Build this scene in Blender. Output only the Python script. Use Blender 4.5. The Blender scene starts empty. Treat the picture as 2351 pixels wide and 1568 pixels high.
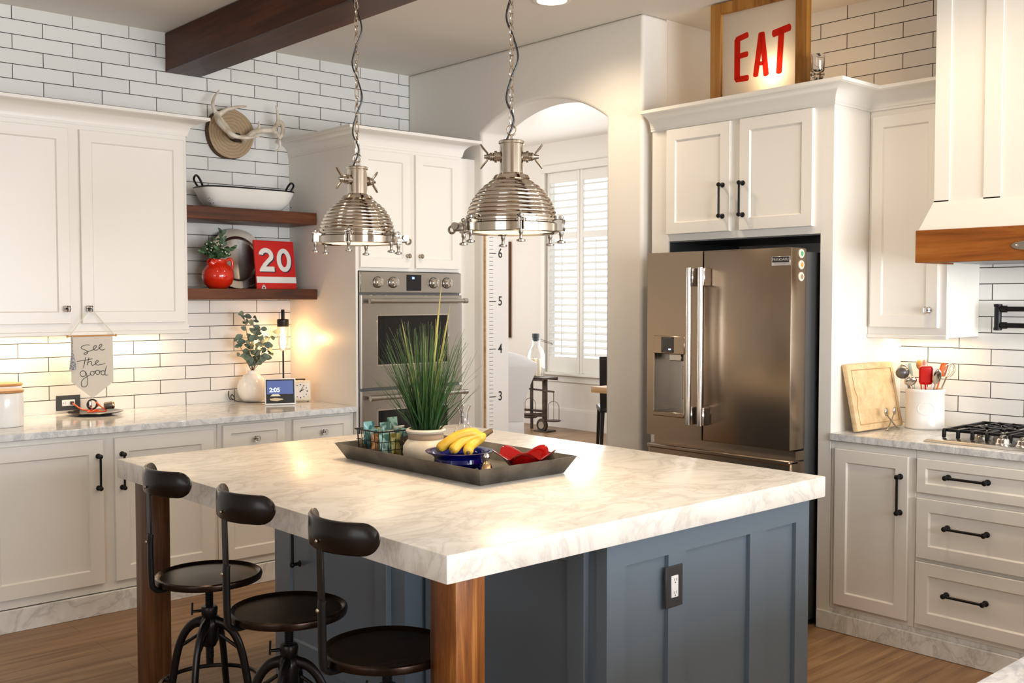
import bpy, bmesh, math, random
from math import sin, cos, pi, radians as R
from mathutils import Vector as V, Matrix
random.seed(7)
SC = bpy.context.scene; COL = SC.collection

# ------------------------------------------------------------ materials
def mat(name, col, rough=.5, metal=0., **k):
    m = bpy.data.materials.new(name); m.use_nodes = True
    b = m.node_tree.nodes['Principled BSDF']
    b.inputs['Base Color'].default_value = (*col, 1)
    b.inputs['Roughness'].default_value = rough
    b.inputs['Metallic'].default_value = metal
    for q, v in k.items():
        i = b.inputs[q.replace('_', ' ')]
        i.default_value = (*v, 1) if isinstance(v, tuple) and len(v) == 3 else v
    return m
def NT(m): return m.node_tree.nodes, m.node_tree.links, m.node_tree.nodes['Principled BSDF']
def node(m, t, **k):
    n = m.node_tree.nodes.new(t)
    for a, v in k.items():
        if a in n.inputs.keys(): n.inputs[a].default_value = v
        else: setattr(n, a, v)
    return n
def coords(m, scale=(1,1,1), rot=(0,0,0), loc=(0,0,0)):
    N, L, b = NT(m)
    tc = node(m, 'ShaderNodeTexCoord'); mp = node(m, 'ShaderNodeMapping')
    mp.inputs['Scale'].default_value = scale; mp.inputs['Rotation'].default_value = rot; mp.inputs['Location'].default_value = loc
    L.new(tc.outputs['Object'], mp.inputs['Vector']); return mp.outputs['Vector']
def ramp(m, fac, stops):
    N, L, b = NT(m); r = node(m, 'ShaderNodeValToRGB')
    e = r.color_ramp.elements
    while len(e) < len(stops): e.new(.5)
    for i, (p, c) in enumerate(stops): e[i].position = p; e[i].color = (*c, 1)
    L.new(fac, r.inputs['Fac']); return r.outputs['Color']
def bump(m, h, strength=.2, dist=.002):
    N, L, b = NT(m); n = node(m, 'ShaderNodeBump'); n.inputs['Strength'].default_value = strength; n.inputs['Distance'].default_value = dist
    L.new(h, n.inputs['Height']); L.new(n.outputs['Normal'], b.inputs['Normal']); return n
def noisy(m, c1, c2, scale=(5,5,5), ns=1., detail=6, lo=.35, hi=.65, bmp=0, dist=.002, rough=None):
    N, L, b = NT(m); v = coords(m, scale)
    n = node(m, 'ShaderNodeTexNoise'); n.inputs['Scale'].default_value = ns; n.inputs['Detail'].default_value = detail
    L.new(v, n.inputs['Vector'])
    L.new(ramp(m, n.outputs['Fac'], [(lo, c1), (hi, c2)]), b.inputs['Base Color'])
    if bmp: bump(m, n.outputs['Fac'], bmp, dist)
    if rough:
        rr = node(m, 'ShaderNodeMapRange'); rr.inputs['To Min'].default_value = rough[0]; rr.inputs['To Max'].default_value = rough[1]
        L.new(n.outputs['Fac'], rr.inputs['Value']); L.new(rr.outputs['Result'], b.inputs['Roughness'])
    return m
def wood(name, dark, mid, light, axis, freq=28., rough=.45, knots=.5, sp=.3):
    m = mat(name, mid, rough, Specular_IOR_Level=sp); N, L, b = NT(m)
    s = [freq, freq, freq]; s['xyz'.index(axis)] = freq * .05
    v = coords(m, tuple(s))
    w = node(m, 'ShaderNodeTexNoise'); w.inputs['Scale'].default_value = 1.; w.inputs['Detail'].default_value = 8; w.inputs['Roughness'].default_value = .65; w.inputs['Distortion'].default_value = knots
    L.new(v, w.inputs['Vector'])
    s2 = [3.5]*3; s2['xyz'.index(axis)] = .9
    v2 = coords(m, tuple(s2)); n2 = node(m, 'ShaderNodeTexNoise'); n2.inputs['Scale'].default_value = 1.3; n2.inputs['Detail'].default_value = 3
    L.new(v2, n2.inputs['Vector'])
    a = node(m, 'ShaderNodeMath', operation='MULTIPLY_ADD'); a.inputs[1].default_value = .6
    c = node(m, 'ShaderNodeMath', operation='MULTIPLY'); c.inputs[1].default_value = .42
    L.new(w.outputs['Fac'], a.inputs[0]); L.new(n2.outputs['Fac'], c.inputs[0]); L.new(c.outputs[0], a.inputs[2])
    L.new(ramp(m, a.outputs[0], [(.36, dark), (.5, mid), (.66, light)]), b.inputs['Base Color'])
    bump(m, w.outputs['Fac'], .12, .001)
    return m
def marble(name, base, vein, warm, rough=.16, sc=1.6):
    m = mat(name, base, rough, Specular_IOR_Level=.45); N, L, b = NT(m)
    v = coords(m, (sc, sc*1.7, sc), (0, 0, .6))
    n = node(m, 'ShaderNodeTexNoise'); n.inputs['Scale'].default_value = 2.2; n.inputs['Detail'].default_value = 9; n.inputs['Roughness'].default_value = .62; n.inputs['Distortion'].default_value = 1.1
    L.new(v, n.inputs['Vector'])
    s = node(m, 'ShaderNodeMath', operation='SUBTRACT'); s.inputs[1].default_value = .5; L.new(n.outputs['Fac'], s.inputs[0])
    ab = node(m, 'ShaderNodeMath', operation='ABSOLUTE'); L.new(s.outputs[0], ab.inputs[0])
    veins = ramp(m, ab.outputs[0], [(0., vein), (.02, tuple((x+y)/2 for x, y in zip(vein, base))), (.065, base)])
    n3 = node(m, 'ShaderNodeTexNoise'); n3.inputs['Scale'].default_value = 5.; n3.inputs['Detail'].default_value = 6; L.new(v, n3.inputs['Vector'])
    cl = ramp(m, n3.outputs['Fac'], [(.38, warm), (.6, (1, 1, 1))])
    mx = node(m, 'ShaderNodeMix', data_type='RGBA', blend_type='MULTIPLY'); mx.inputs['Factor'].default_value = .8
    L.new(veins, mx.inputs[6]); L.new(cl, mx.inputs[7]); L.new(mx.outputs[2], b.inputs['Base Color'])
    return m
def tile(name, ax, x0, flip=None):
    m = mat(name, (.8, .79, .76), .12, Specular_IOR_Level=.55); N, L, b = NT(m)
    tc = node(m, 'ShaderNodeTexCoord'); sp = node(m, 'ShaderNodeSeparateXYZ'); L.new(tc.outputs['Object'], sp.inputs[0])
    a = node(m, 'ShaderNodeMath', operation='SUBTRACT'); a.inputs[1].default_value = x0; L.new(sp.outputs[ax], a.inputs[0]); xo = a.outputs[0]
    if flip:
        g = node(m, 'ShaderNodeMath', operation='GREATER_THAN'); g.inputs[1].default_value = flip; L.new(sp.outputs['Z'], g.inputs[0])
        ma = node(m, 'ShaderNodeMath', operation='MULTIPLY_ADD'); ma.inputs[1].default_value = .154; L.new(g.outputs[0], ma.inputs[0]); L.new(xo, ma.inputs[2]); xo = ma.outputs[0]
    z = node(m, 'ShaderNodeMath', operation='SUBTRACT'); z.inputs[1].default_value = .918; L.new(sp.outputs['Z'], z.inputs[0])
    cb = node(m, 'ShaderNodeCombineXYZ'); L.new(xo, cb.inputs[0]); L.new(z.outputs[0], cb.inputs[1])
    br = node(m, 'ShaderNodeTexBrick'); L.new(cb.outputs[0], br.inputs['Vector'])
    for k, v in (('Scale', 1.), ('Mortar Size', .0021), ('Mortar Smooth', .15), ('Bias', 0.), ('Brick Width', .308), ('Row Height', .0768)): br.inputs[k].default_value = v
    br.inputs['Color1'].default_value = (.79, .785, .76, 1); br.inputs['Color2'].default_value = (.74, .735, .71, 1); br.inputs['Mortar'].default_value = (.035, .033, .03, 1)
    L.new(br.outputs['Color'], b.inputs['Base Color'])
    rr = node(m, 'ShaderNodeMapRange'); rr.inputs['To Min'].default_value = .13; rr.inputs['To Max'].default_value = .8
    L.new(br.outputs['Fac'], rr.inputs['Value']); L.new(rr.outputs['Result'], b.inputs['Roughness'])
    mp = node(m, 'ShaderNodeMapping'); mp.inputs['Scale'].default_value = (9, 9, 22); L.new(tc.outputs['Object'], mp.inputs['Vector'])
    n = node(m, 'ShaderNodeTexNoise'); n.inputs['Scale'].default_value = 1.; n.inputs['Detail'].default_value = 2; L.new(mp.outputs[0], n.inputs['Vector'])
    b1 = node(m, 'ShaderNodeBump'); b1.inputs['Strength'].default_value = .35; b1.inputs['Distance'].default_value = .004; L.new(n.outputs['Fac'], b1.inputs['Height'])
    iv = node(m, 'ShaderNodeMath', operation='SUBTRACT'); iv.inputs[0].default_value = 1.; L.new(br.outputs['Fac'], iv.inputs[1])
    b2 = node(m, 'ShaderNodeBump'); b2.inputs['Strength'].default_value = .8; b2.inputs['Distance'].default_value = .002; L.new(iv.outputs[0], b2.inputs['Height'])
    L.new(b1.outputs['Normal'], b2.inputs['Normal']); L.new(b2.outputs['Normal'], b.inputs['Normal'])
    return m
def emis(name, col, s):
    return mat(name, (.02, .02, .02), .5, Emission_Color=col, Emission_Strength=s)
def glass(name, col=(1, 1, 1), rough=0., ior=1.45):
    return mat(name, col, rough, Transmission_Weight=1., IOR=ior)
def thin_glass(name, col=(.97, .98, .98), refl=.08):
    m = bpy.data.materials.new(name); m.use_nodes = True; n = m.node_tree; n.nodes.clear()
    o = n.nodes.new('ShaderNodeOutputMaterial'); t = n.nodes.new('ShaderNodeBsdfTransparent'); g = n.nodes.new('ShaderNodeBsdfGlossy'); x = n.nodes.new('ShaderNodeMixShader')
    lw = n.nodes.new('ShaderNodeLayerWeight'); lw.inputs['Blend'].default_value = .25
    t.inputs['Color'].default_value = (*col, 1); g.inputs['Roughness'].default_value = .02
    n.links.new(lw.outputs['Facing'], x.inputs['Fac']); n.links.new(t.outputs[0], x.inputs[1]); n.links.new(g.outputs[0], x.inputs[2]); n.links.new(x.outputs[0], o.inputs[0])
    return m

M = {}
M['cab'] = mat('white_cabinet_paint', (.775, .74, .685), .32)
M['wall'] = noisy(mat('cream_wall_paint', (.76, .72, .66), .7), (.765, .725, .665), (.775, .735, .675), (60, 60, 60), bmp=.08, dist=.001)
M['ceil'] = mat('ceiling_paint', (.72, .67, .60), .8)
M['tileL'] = tile('white_subway_tile_long', 'X', .033, 1.58)
M['tileR'] = tile('white_subway_tile_side', 'Y', .125)
M['beam'] = wood('dark_beam_wood', (.016, .004, .001), (.048, .012, .003), (.10, .028, .007), 'y', 22, .42, sp=.2)
M['shelf'] = wood('walnut_shelf_wood', (.035, .008, .002), (.105, .028, .006), (.20, .065, .014), 'x', 26, .45)
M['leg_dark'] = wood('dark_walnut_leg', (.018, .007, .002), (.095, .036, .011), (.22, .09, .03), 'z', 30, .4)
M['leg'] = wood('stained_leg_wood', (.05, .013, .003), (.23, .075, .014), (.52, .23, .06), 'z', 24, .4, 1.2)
M['hoodwood'] = wood('amber_hood_wood', (.08, .02, .003), (.25, .075, .010), (.42, .15, .025), 'y', 15, .42, 1.6)
M['frame'] = wood('oak_frame_wood', (.14, .048, .007), (.31, .125, .02), (.46, .22, .05), 'z', 24, .45)
M['marble'] = marble('marble_island', (.78, .745, .69), (.63, .59, .54), (.92, .90, .87), .27)
M['marbleL'] = marble('marble_counter', (.76, .76, .75), (.56, .57, .59), (.80, .80, .81), .1, 4.)
M['marbleB'] = marble('marble_plinth', (.76, .745, .72), (.56, .54, .52), (.84, .82, .80), .3, 2.)
M['blue'] = mat('slate_blue_paint', (.135, .172, .215), .3)
M['black'] = mat('black_metal', (.012, .012, .013), .38, .6)
M['blackp'] = mat('black_plastic', (.012, .012, .013), .35)
M['plate'] = mat('charcoal_plate', (.03, .03, .032), .5)
M['stool'] = mat('bronze_black_metal', (.012, .009, .008), .32, .6)
M['stoolb'] = noisy(mat('oiled_bronze_seat', (.03, .018, .012), .25, .8), (.008, .005, .004), (.028, .014, .008), (3, 12, 3), rough=(.18, .34))
M['chrome'] = mat('polished_nickel', (.60, .54, .47), .10, 1.)
M['clamp'] = mat('clamp_nickel', (.36, .32, .275), .27, 1.)
M['chromed'] = mat('aged_nickel', (.42, .37, .31), .22, 1.)
def steel(name, col, rough, ax):
    m = mat(name, col, rough, 1.); N, L, b = NT(m)
    s = [220.]*3; s['xyz'.index(ax)] = 1.2
    v = coords(m, tuple(s)); n = node(m, 'ShaderNodeTexNoise'); n.inputs['Scale'].default_value = 1.; n.inputs['Detail'].default_value = 2; L.new(v, n.inputs['Vector'])
    bump(m, n.outputs['Fac'], .06, .0006); return m
M['steel'] = steel('brushed_steel_warm', (.34, .265, .195), .27, 'y')  # brown of the room's reflection is put into this base colour
M['steelo'] = steel('brushed_steel', (.50, .47, .43), .25, 'x')
M['steeld'] = mat('dark_steel', (.16, .165, .17), .35, .8)
M['steelc'] = mat('bright_steel', (.78, .75, .72), .14, 1.)
M['ovenglass'] = mat('black_oven_glass', (.006, .006, .006), .06)
M['floor'] = None
M['red'] = mat('red_paint', (.55, .008, .006), .4)
M['redgloss'] = mat('red_orange_glaze', (.62, .022, .006), .08, Coat_Weight=.4)
M['whitep'] = mat('white_print', (.72, .70, .66), .5)
M['navy'] = mat('navy_print', (.008, .012, .03), .5)
M['white'] = mat('white_ceramic', (.82, .80, .77), .16)
M['enamel'] = mat('white_enamel', (.83, .81, .77), .3)
M['plast'] = mat('white_plastic', (.85, .85, .85), .3)
M['cream'] = mat('cream_paint', (.80, .72, .58), .4)
M['crystal'] = glass('crystal_glass', (.97, .97, .98), .02, 1.5)
M['clear'] = thin_glass('clear_thin_glass')
M['bluegl'] = mat('cobalt_glass', (.003, .005, .16), .04, Transmission_Weight=.35, IOR=1.45)
M['redgl'] = mat('ruby_glass', (.50, .004, .004), .04, Transmission_Weight=.55, IOR=1.45)
M['leafd'] = noisy(mat('dark_leaf', (.03, .08, .03), .45), (.02, .05, .022), (.07, .16, .06), (30, 30, 30))
M['euca'] = noisy(mat('eucalyptus_leaf', (.09, .15, .11), .55), (.055, .10, .075), (.16, .22, .16), (14, 14, 14))
M['stem'] = mat('brown_stem', (.12, .07, .03), .6)
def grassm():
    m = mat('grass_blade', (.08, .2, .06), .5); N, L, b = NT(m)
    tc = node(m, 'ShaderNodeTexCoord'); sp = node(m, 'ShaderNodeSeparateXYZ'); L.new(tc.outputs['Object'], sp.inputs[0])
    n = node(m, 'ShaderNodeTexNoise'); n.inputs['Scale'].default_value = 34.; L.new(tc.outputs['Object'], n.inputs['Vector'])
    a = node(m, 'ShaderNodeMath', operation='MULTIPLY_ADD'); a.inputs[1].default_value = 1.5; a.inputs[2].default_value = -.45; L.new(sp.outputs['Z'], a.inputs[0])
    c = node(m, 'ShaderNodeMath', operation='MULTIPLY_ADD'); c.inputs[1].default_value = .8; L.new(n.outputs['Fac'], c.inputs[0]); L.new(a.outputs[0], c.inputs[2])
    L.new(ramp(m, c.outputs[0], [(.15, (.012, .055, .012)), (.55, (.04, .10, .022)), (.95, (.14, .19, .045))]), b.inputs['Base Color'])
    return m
M['grass'] = grassm()
M['straw'] = mat('dry_blade', (.42, .36, .10), .5)
M['banana'] = noisy(mat('banana_skin', (.8, .5, .05), .45), (.50, .28, .018), (.66, .42, .04), (9, 9, 9), lo=.3, hi=.55)
M['bananatip'] = mat('banana_tip', (.10, .06, .02), .6)
M['stone'] = noisy(mat('stoneware_cream', (.72, .66, .56), .4), (.66, .60, .50), (.78, .73, .64), (8, 8, 8))
M['taupe'] = mat('taupe_glaze', (.42, .31, .22), .5)
M['tray'] = noisy(mat('aged_zinc', (.10, .095, .085), .4, .85), (.09, .08, .07), (.20, .185, .165), (10, 10, 10), detail=8, bmp=.1)
M['brass'] = mat('antique_brass', (.65, .42, .22), .16, 1.)
M['candle'] = mat('ivory_wax', (.85, .76, .58), .5, Subsurface_Weight=.1)
M['linen'] = noisy(mat('linen_cloth', (.62, .56, .48), .9), (.60, .54, .46), (.66, .60, .52), (260, 260, 260), bmp=.1)
M['ink'] = mat('black_ink', (.012, .012, .012), .6)
M['string'] = mat('cotton_string', (.72, .66, .55), .9)
M['tassel'] = noisy(mat('grey_tassel', (.22, .23, .27), .9), (.12, .13, .17), (.5, .5, .52), (150, 150, 150), lo=.4, hi=.6)
M['bamboo'] = wood('bamboo_lid', (.35, .15, .05), (.55, .28, .10), (.66, .38, .16), 'x', 40, .4)
M['board'] = wood('maple_board', (.52, .34, .17), (.66, .46, .25), (.76, .58, .36), 'y', 22, .5)
M['antler'] = noisy(mat('antler_bone', (.5, .4, .28), .5), (.46, .37, .26), (.78, .71, .60), (14, 14, 14), bmp=.15)
M['bark'] = noisy(mat('bark', (.08, .04, .02), .9), (.045, .022, .01), (.14, .075, .035), (40, 40, 40), bmp=.5)
M['linenw'] = mat('white_slipcover', (.80, .81, .82), .85)
M['screenb'] = emis('screen_blue', (.09, .15, .42), .8)
M['screend'] = mat('screen_dark', (.01, .01, .012), .15)
M['screenw'] = emis('screen_white', (.9, .95, 1.), 1.3)
M['cordo'] = mat('orange_cord', (.75, .09, .02), .4)
M['orange'] = mat('orange_silicone', (.85, .18, .04), .4)
M['warmglow'] = emis('warm_bulb', (1., .62, .28), 30.)
M['frost'] = emis('frosted_lamp_glass', (1., .80, .55), 1.5)
M['canglow'] = emis('downlight_lens', (1., .84, .62), 12.)
M['soapgl'] = M['clear']
M['shutter'] = mat('shutter_paint', (.74, .72, .66), .45)
M['butcher'] = wood('butcher_block', (.36, .19, .07), (.55, .33, .14), (.68, .46, .24), 'y', 30, .5)

def logm():
    m = mat('log_slice', (.4, .28, .16), .7); N, L, b = NT(m)
    v = coords(m); w = node(m, 'ShaderNodeTexWave', wave_type='RINGS', rings_direction='Y'); w.inputs['Scale'].default_value = 17.; w.inputs['Distortion'].default_value = 5.; w.inputs['Detail'].default_value = 5; w.inputs['Detail Scale'].default_value = 1.5
    L.new(v, w.inputs['Vector']); L.new(ramp(m, w.outputs['Fac'], [(0, (.33, .23, .13)), (.5, (.38, .27, .16)), (1, (.42, .31, .19))]), b.inputs['Base Color']); return m
M['log'] = logm()
def floorm():
    m = mat('oak_plank_floor', (.4, .25, .14), .38); N, L, b = NT(m)
    tc = node(m, 'ShaderNodeTexCoord')
    br = node(m, 'ShaderNodeTexBrick'); L.new(tc.outputs['Object'], br.inputs['Vector'])
    for k, v in (('Scale', 1.), ('Mortar Size', .0012), ('Brick Width', 1.7), ('Row Height', .18), ('Bias', 0.)): br.inputs[k].default_value = v
    br.offset = .37
    br.inputs['Color1'].default_value = (.95, .95, .95, 1); br.inputs['Color2'].default_value = (.72, .70, .68, 1); br.inputs['Mortar'].default_value = (.25, .2, .17, 1)
    mp = node(m, 'ShaderNodeMapping'); mp.inputs['Scale'].default_value = (1.6, 26, 1); L.new(tc.outputs['Object'], mp.inputs[0])
    n = node(m, 'ShaderNodeTexNoise'); n.inputs['Scale'].default_value = 1.; n.inputs['Detail'].default_value = 9; n.inputs['Distortion'].default_value = .6; L.new(mp.outputs[0], n.inputs['Vector'])
    g = ramp(m, n.outputs['Fac'], [(.3, (.19, .098, .042)), (.5, (.30, .17, .08)), (.72, (.41, .25, .13))])
    mx = node(m, 'ShaderNodeMix', data_type='RGBA', blend_type='MULTIPLY'); mx.inputs['Factor'].default_value = 1.
    L.new(g, mx.inputs[6]); L.new(br.outputs['Color'], mx.inputs[7]); L.new(mx.outputs[2], b.inputs['Base Color'])
    bump(m, n.outputs['Fac'], .1, .001); return m
M['floor'] = floorm()

# ------------------------------------------------------------ mesh helpers
class MB:
    def __init__(s): s.b = bmesh.new()
    def box(s, x0, x1, y0, y1, z0, z1, bev=0., seg=1):
        x0, x1 = sorted((x0, x1)); y0, y1 = sorted((y0, y1)); z0, z1 = sorted((z0, z1))
        vs = [s.b.verts.new(p) for p in ((x0,y0,z0),(x1,y0,z0),(x1,y1,z0),(x0,y1,z0),(x0,y0,z1),(x1,y0,z1),(x1,y1,z1),(x0,y1,z1))]
        fs = [s.b.faces.new([vs[i] for i in f]) for f in ((3,2,1,0),(4,5,6,7),(0,1,5,4),(1,2,6,5),(2,3,7,6),(3,0,4,7))]
        if bev:
            es = list({e for f in fs for e in f.edges})
            bmesh.ops.bevel(s.b, geom=es, offset=bev, segments=seg, profile=.5, affect='EDGES')
        return s
    def hexa(s, pts, bev=0.):
        vs = [s.b.verts.new(p) for p in pts]
        fs = [s.b.faces.new([vs[i] for i in f]) for f in ((3,2,1,0),(4,5,6,7),(0,1,5,4),(1,2,6,5),(2,3,7,6),(3,0,4,7))]
        if bev: bmesh.ops.bevel(s.b, geom=list({e for f in fs for e in f.edges}), offset=bev, segments=1, profile=.5, affect='EDGES')
        return s
    def rings(s, rs, closed=True, cap=(True, True), loop=False):
        n = len(rs[0]); vv = [[s.b.verts.new(p) for p in r] for r in rs]
        m = len(vv)
        for i in range(m if loop else m-1):
            a, c = vv[i], vv[(i+1) % m]
            for j in range(n if closed else n-1):
                k = (j+1) % n
                try: s.b.faces.new((a[j], a[k], c[k], c[j]))
                except ValueError: pass
        if closed and not loop:
            if cap[0]: s.b.faces.new(list(reversed(vv[0])))
            if cap[1]: s.b.faces.new(vv[-1])
        return s
    def lathe(s, prof, c=(0,0,0), n=32, axis=(0,0,1), cap=(True, True), sx=1., sy=1.):
        q = V((0,0,1)).rotation_difference(V(axis).normalized()).to_matrix(); c = V(c)
        return s.rings([[c + q @ V((max(r, 1e-5)*cos(2*pi*k/n)*sx, max(r, 1e-5)*sin(2*pi*k/n)*sy, z)) for k in range(n)] for r, z in prof], cap=cap)
    def cyl(s, p, q, r, r2=None, n=16):
        return s.tube([p, q], [r, r if r2 is None else r2], n)
    def tube(s, pts, r, n=8, loop=False, flat=None, up=None):
        pts = [V(p) for p in pts]; m = len(pts)
        rr = r if isinstance(r, (list, tuple)) else [r]*m
        tg = []
        for i in range(m):
            a = pts[(i-1) % m] if loop or i > 0 else pts[i]; c = pts[(i+1) % m] if loop or i < m-1 else pts[i]
            t = (c-a); tg.append(t.normalized() if t.length > 1e-9 else V((0,0,1)))
        u = V(up) if up else V((0,0,1)) if abs(tg[0].z) < .9 else V((1,0,0))
        u = (u - tg[0]*u.dot(tg[0])).normalized(); rs = []
        for i in range(m):
            u = (u - tg[i]*u.dot(tg[i])).normalized(); w = tg[i].cross(u)
            f = flat or (1, 1)
            rs.append([pts[i] + (u*cos(2*pi*k/n)*f[0] + w*sin(2*pi*k/n)*f[1])*rr[i] for k in range(n)])
        return s.rings(rs, loop=loop)
    def ball(s, c, r, n=16, sc=(1,1,1)):
        c = V(c); k = n//2
        return s.rings([[c + V((r*sc[0]*sin(a)*cos(t), r*sc[1]*sin(a)*sin(t), r*sc[2]*cos(a))) for t in (2*pi*j/n for j in range(n))] for a in (pi*(1-i/k)*.999+.0008 for i in range(k+1))])
    def torus(s, c, Rr, r, axis=(0,0,1), n=24, m=8, sc=(1,1)):
        q = V((0,0,1)).rotation_difference(V(axis).normalized()).to_matrix(); c = V(c)
        return s.tube([c + q @ V((Rr*sc[0]*cos(2*pi*i/n), Rr*sc[1]*sin(2*pi*i/n), 0)) for i in range(n)], r, m, loop=True, up=tuple(axis))
    def prism(s, poly, d):          # poly: 3D points, extruded by vector d
        d = V(d); a = [V(p) for p in poly]
        return s.rings([a, [p+d for p in a]])
    def face(s, pts): s.b.faces.new([s.b.verts.new(p) for p in pts]); return s
    def xf(s, m): bmesh.ops.transform(s.b, matrix=m, verts=s.b.verts[:]); return s
    def merge_mesh(s, me, m=None):
        if m is not None: me.transform(m)
        s.b.from_mesh(me); return s
def rootloc(p):
    while p and p.parent: p = p.parent
    return p.location.copy() if p else V((0,0,0))
def part(name, mb, m, parent=None, smooth=True, ang=38, solid=0, bevm=0):
    me = bpy.data.meshes.new(name); b = mb.b
    bmesh.ops.remove_doubles(b, verts=b.verts[:], dist=1e-6)
    bmesh.ops.recalc_face_normals(b, faces=b.faces[:])
    if parent is not None: bmesh.ops.translate(b, verts=b.verts[:], vec=-rootloc(parent))
    b.to_mesh(me); b.free()
    mm = m if isinstance(m, (list, tuple)) else [m]
    for x in mm: me.materials.append(M[x] if isinstance(x, str) else x)
    if smooth:
        me.polygons.foreach_set('use_smooth', [True]*len(me.polygons)); me.set_sharp_from_angle(angle=R(ang))
    o = bpy.data.objects.new(name, me); COL.objects.link(o)
    if parent is not None: o.parent = parent
    if solid: d = o.modifiers.new('thick', 'SOLIDIFY'); d.thickness = solid; d.offset = 0
    if bevm:
        d = o.modifiers.new('bevel', 'BEVEL'); d.width = bevm; d.segments = 4; d.limit_method = 'ANGLE'; d.angle_limit = R(40)
    return o
def tag(o, label, cat, group=None):
    o['label'] = label; o['category'] = cat
    if group: o['group'] = group
    return o
def thing(name, label, cat, loc=(0,0,0), group=None):
    o = bpy.data.objects.new(name, None); COL.objects.link(o); o.location = loc; o.empty_display_size = .05
    return tag(o, label, cat, group)
def struct(o): o['kind'] = 'structure'; return o
def dup(root, loc, rz, label):
    r = root.copy(); COL.objects.link(r); r.location = loc; r.rotation_euler = (0, 0, rz); r['label'] = label
    for ch in list(root.children):
        c = ch.copy(); COL.objects.link(c); c.parent = r
        for g in list(ch.children):
            d = g.copy(); COL.objects.link(d); d.parent = c
    return r
def spline(pts, k=6, loop=False):
    pts = [V(p) for p in pts]; n = len(pts); out = []
    for i in range(n if loop else n-1):
        if loop: p0, p1, p2, p3 = (pts[(i+j) % n] for j in (-1, 0, 1, 2))
        else: p0, p1, p2, p3 = pts[max(i-1, 0)], pts[i], pts[i+1], pts[min(i+2, n-1)]
        for j in range(k):
            t = j/k; out.append(.5*((2*p1)+(-p0+p2)*t+(2*p0-5*p1+4*p2-p3)*t*t+(-p0+3*p1-3*p2+p3)*t**3))
    if not loop: out.append(pts[-1])
    return out
def text_mesh(s, size, bold=0., depth=.0005, align='CENTER'):
    cu = bpy.data.curves.new('lettering', 'FONT'); cu.body = s; cu.size = size; cu.offset = bold; cu.extrude = depth; cu.align_x = align; cu.align_y = 'CENTER'
    o = bpy.data.objects.new('lettering', cu); COL.objects.link(o)
    dg = bpy.context.evaluated_depsgraph_get(); me = bpy.data.meshes.new_from_object(o.evaluated_get(dg))
    bpy.data.objects.remove(o); bpy.data.curves.remove(cu); return me
# frames: outward facing -Y (long wall) and -X (side wall). u runs along the wall, w outward, z up
class FY:
    def __init__(s, y): s.y = y
    def __call__(s, u, w, z): return V((u, s.y-w, z))
    n = V((0,-1,0)); u = V((1,0,0)); mt = staticmethod(lambda o: Matrix.Translation(o) @ Matrix.Rotation(pi/2, 4, 'X'))
class FX:
    def __init__(s, x): s.x = x
    def __call__(s, u, w, z): return V((s.x-w, u, z))
    n = V((-1,0,0)); u = V((0,1,0)); mt = staticmethod(lambda o: Matrix.Translation(o) @ Matrix.Rotation(-pi/2, 4, 'Z') @ Matrix.Rotation(pi/2, 4, 'X'))
def fbox(mb, F, u0, u1, w0, w1, z0, z1, bev=0., seg=1):
    a, b = F(u0, w0, z0), F(u1, w1, z1); return mb.box(a.x, b.x, a.y, b.y, a.z, b.z, bev, seg)
def shaker(mb, F, u0, u1, z0, z1, t=.02, rail=.058, rec=.009, w0=0., b=.0025, ib=.006, w=None):
    u0, u1 = sorted((u0, u1))
    def ring(du, dz, ww): return [F(u0+du, ww, z0+dz), F(u1-du, ww, z0+dz), F(u1-du, ww, z1-dz), F(u0+du, ww, z1-dz)]
    W = w0+t
    mb.rings([ring(0, 0, w0), ring(0, 0, W-b), ring(b, b, W), ring(rail, rail, W), ring(rail+.001, rail+.001, W-.002), ring(rail+ib, rail+ib, W-rec)])
    return mb
def pull(F, u, z, ln, vert, parent, name='handle', w0=.02):
    mb = MB(); st = .032
    ends = [(u, z-ln/2), (u, z+ln/2)] if vert else [(u-ln/2, z), (u+ln/2, z)]
    A = F(ends[0][0], w0+st, ends[0][1]); B = F(ends[1][0], w0+st, ends[1][1])
    mb.cyl(A, B, .0058, n=10)
    for (a, c) in ends:
        mb.lathe([(.013, 0), (.013, .003), (.0075, .006), (.0065, st-.008), (.0105, st-.002), (.0115, st+.003), (.009, st+.008), (.003, st+.010)], F(a, w0, c), 14, F.n)
    return part(name, mb, 'black', parent)
def glass_knob(F, u, z, parent, w0=.02):
    k = part('knob', MB().lathe([(.011, 0), (.011, .003), (.005, .006), (.005, .014)], F(u, w0, z), 12, F.n), 'chrome', parent)
    mb = MB(); c = F(u, w0+.026, z)
    mb.box(-.016, .016, -.016, .016, -.012, .012, .007, 1)
    mb.xf(F.mt(c))
    part('crystal', mb, 'crystal', k, ang=20); return k
def crown(path, o, z0, z1, closed_end=True):
    # cove profile swept along face line path with mitred corners (path counter-clockwise around cabinet, outward on the right hand)
    pr = [(0, z0), (.006, z0), (.006, z0+.012)]
    h = z1-z0
    for i in range(9):
        a = i/8*pi/2; pr.append((.008+(o-.018)*(1-cos(a)), z0+.012+(h-.032)*sin(a)))
    pr += [(o-.008, z1-.018), (o, z1-.016), (o, z1), (0, z1)]
    P = [V((p[0], p[1], 0)) for p in path]; rs = []
    for i, p in enumerate(P):
        d1 = (P[i]-P[i-1]).normalized() if i else None; d2 = (P[i+1]-P[i]).normalized() if i < len(P)-1 else None
        nn = [V((d.y, -d.x, 0)) for d in (d1, d2) if d is not None]
        if len(nn) == 2: b = (nn[0]+nn[1]); b = b/(b.dot(nn[0]))
        else: b = nn[0]
        rs.append([p+b*q+V((0, 0, z)) for q, z in pr])
    return MB().rings(rs)
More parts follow.
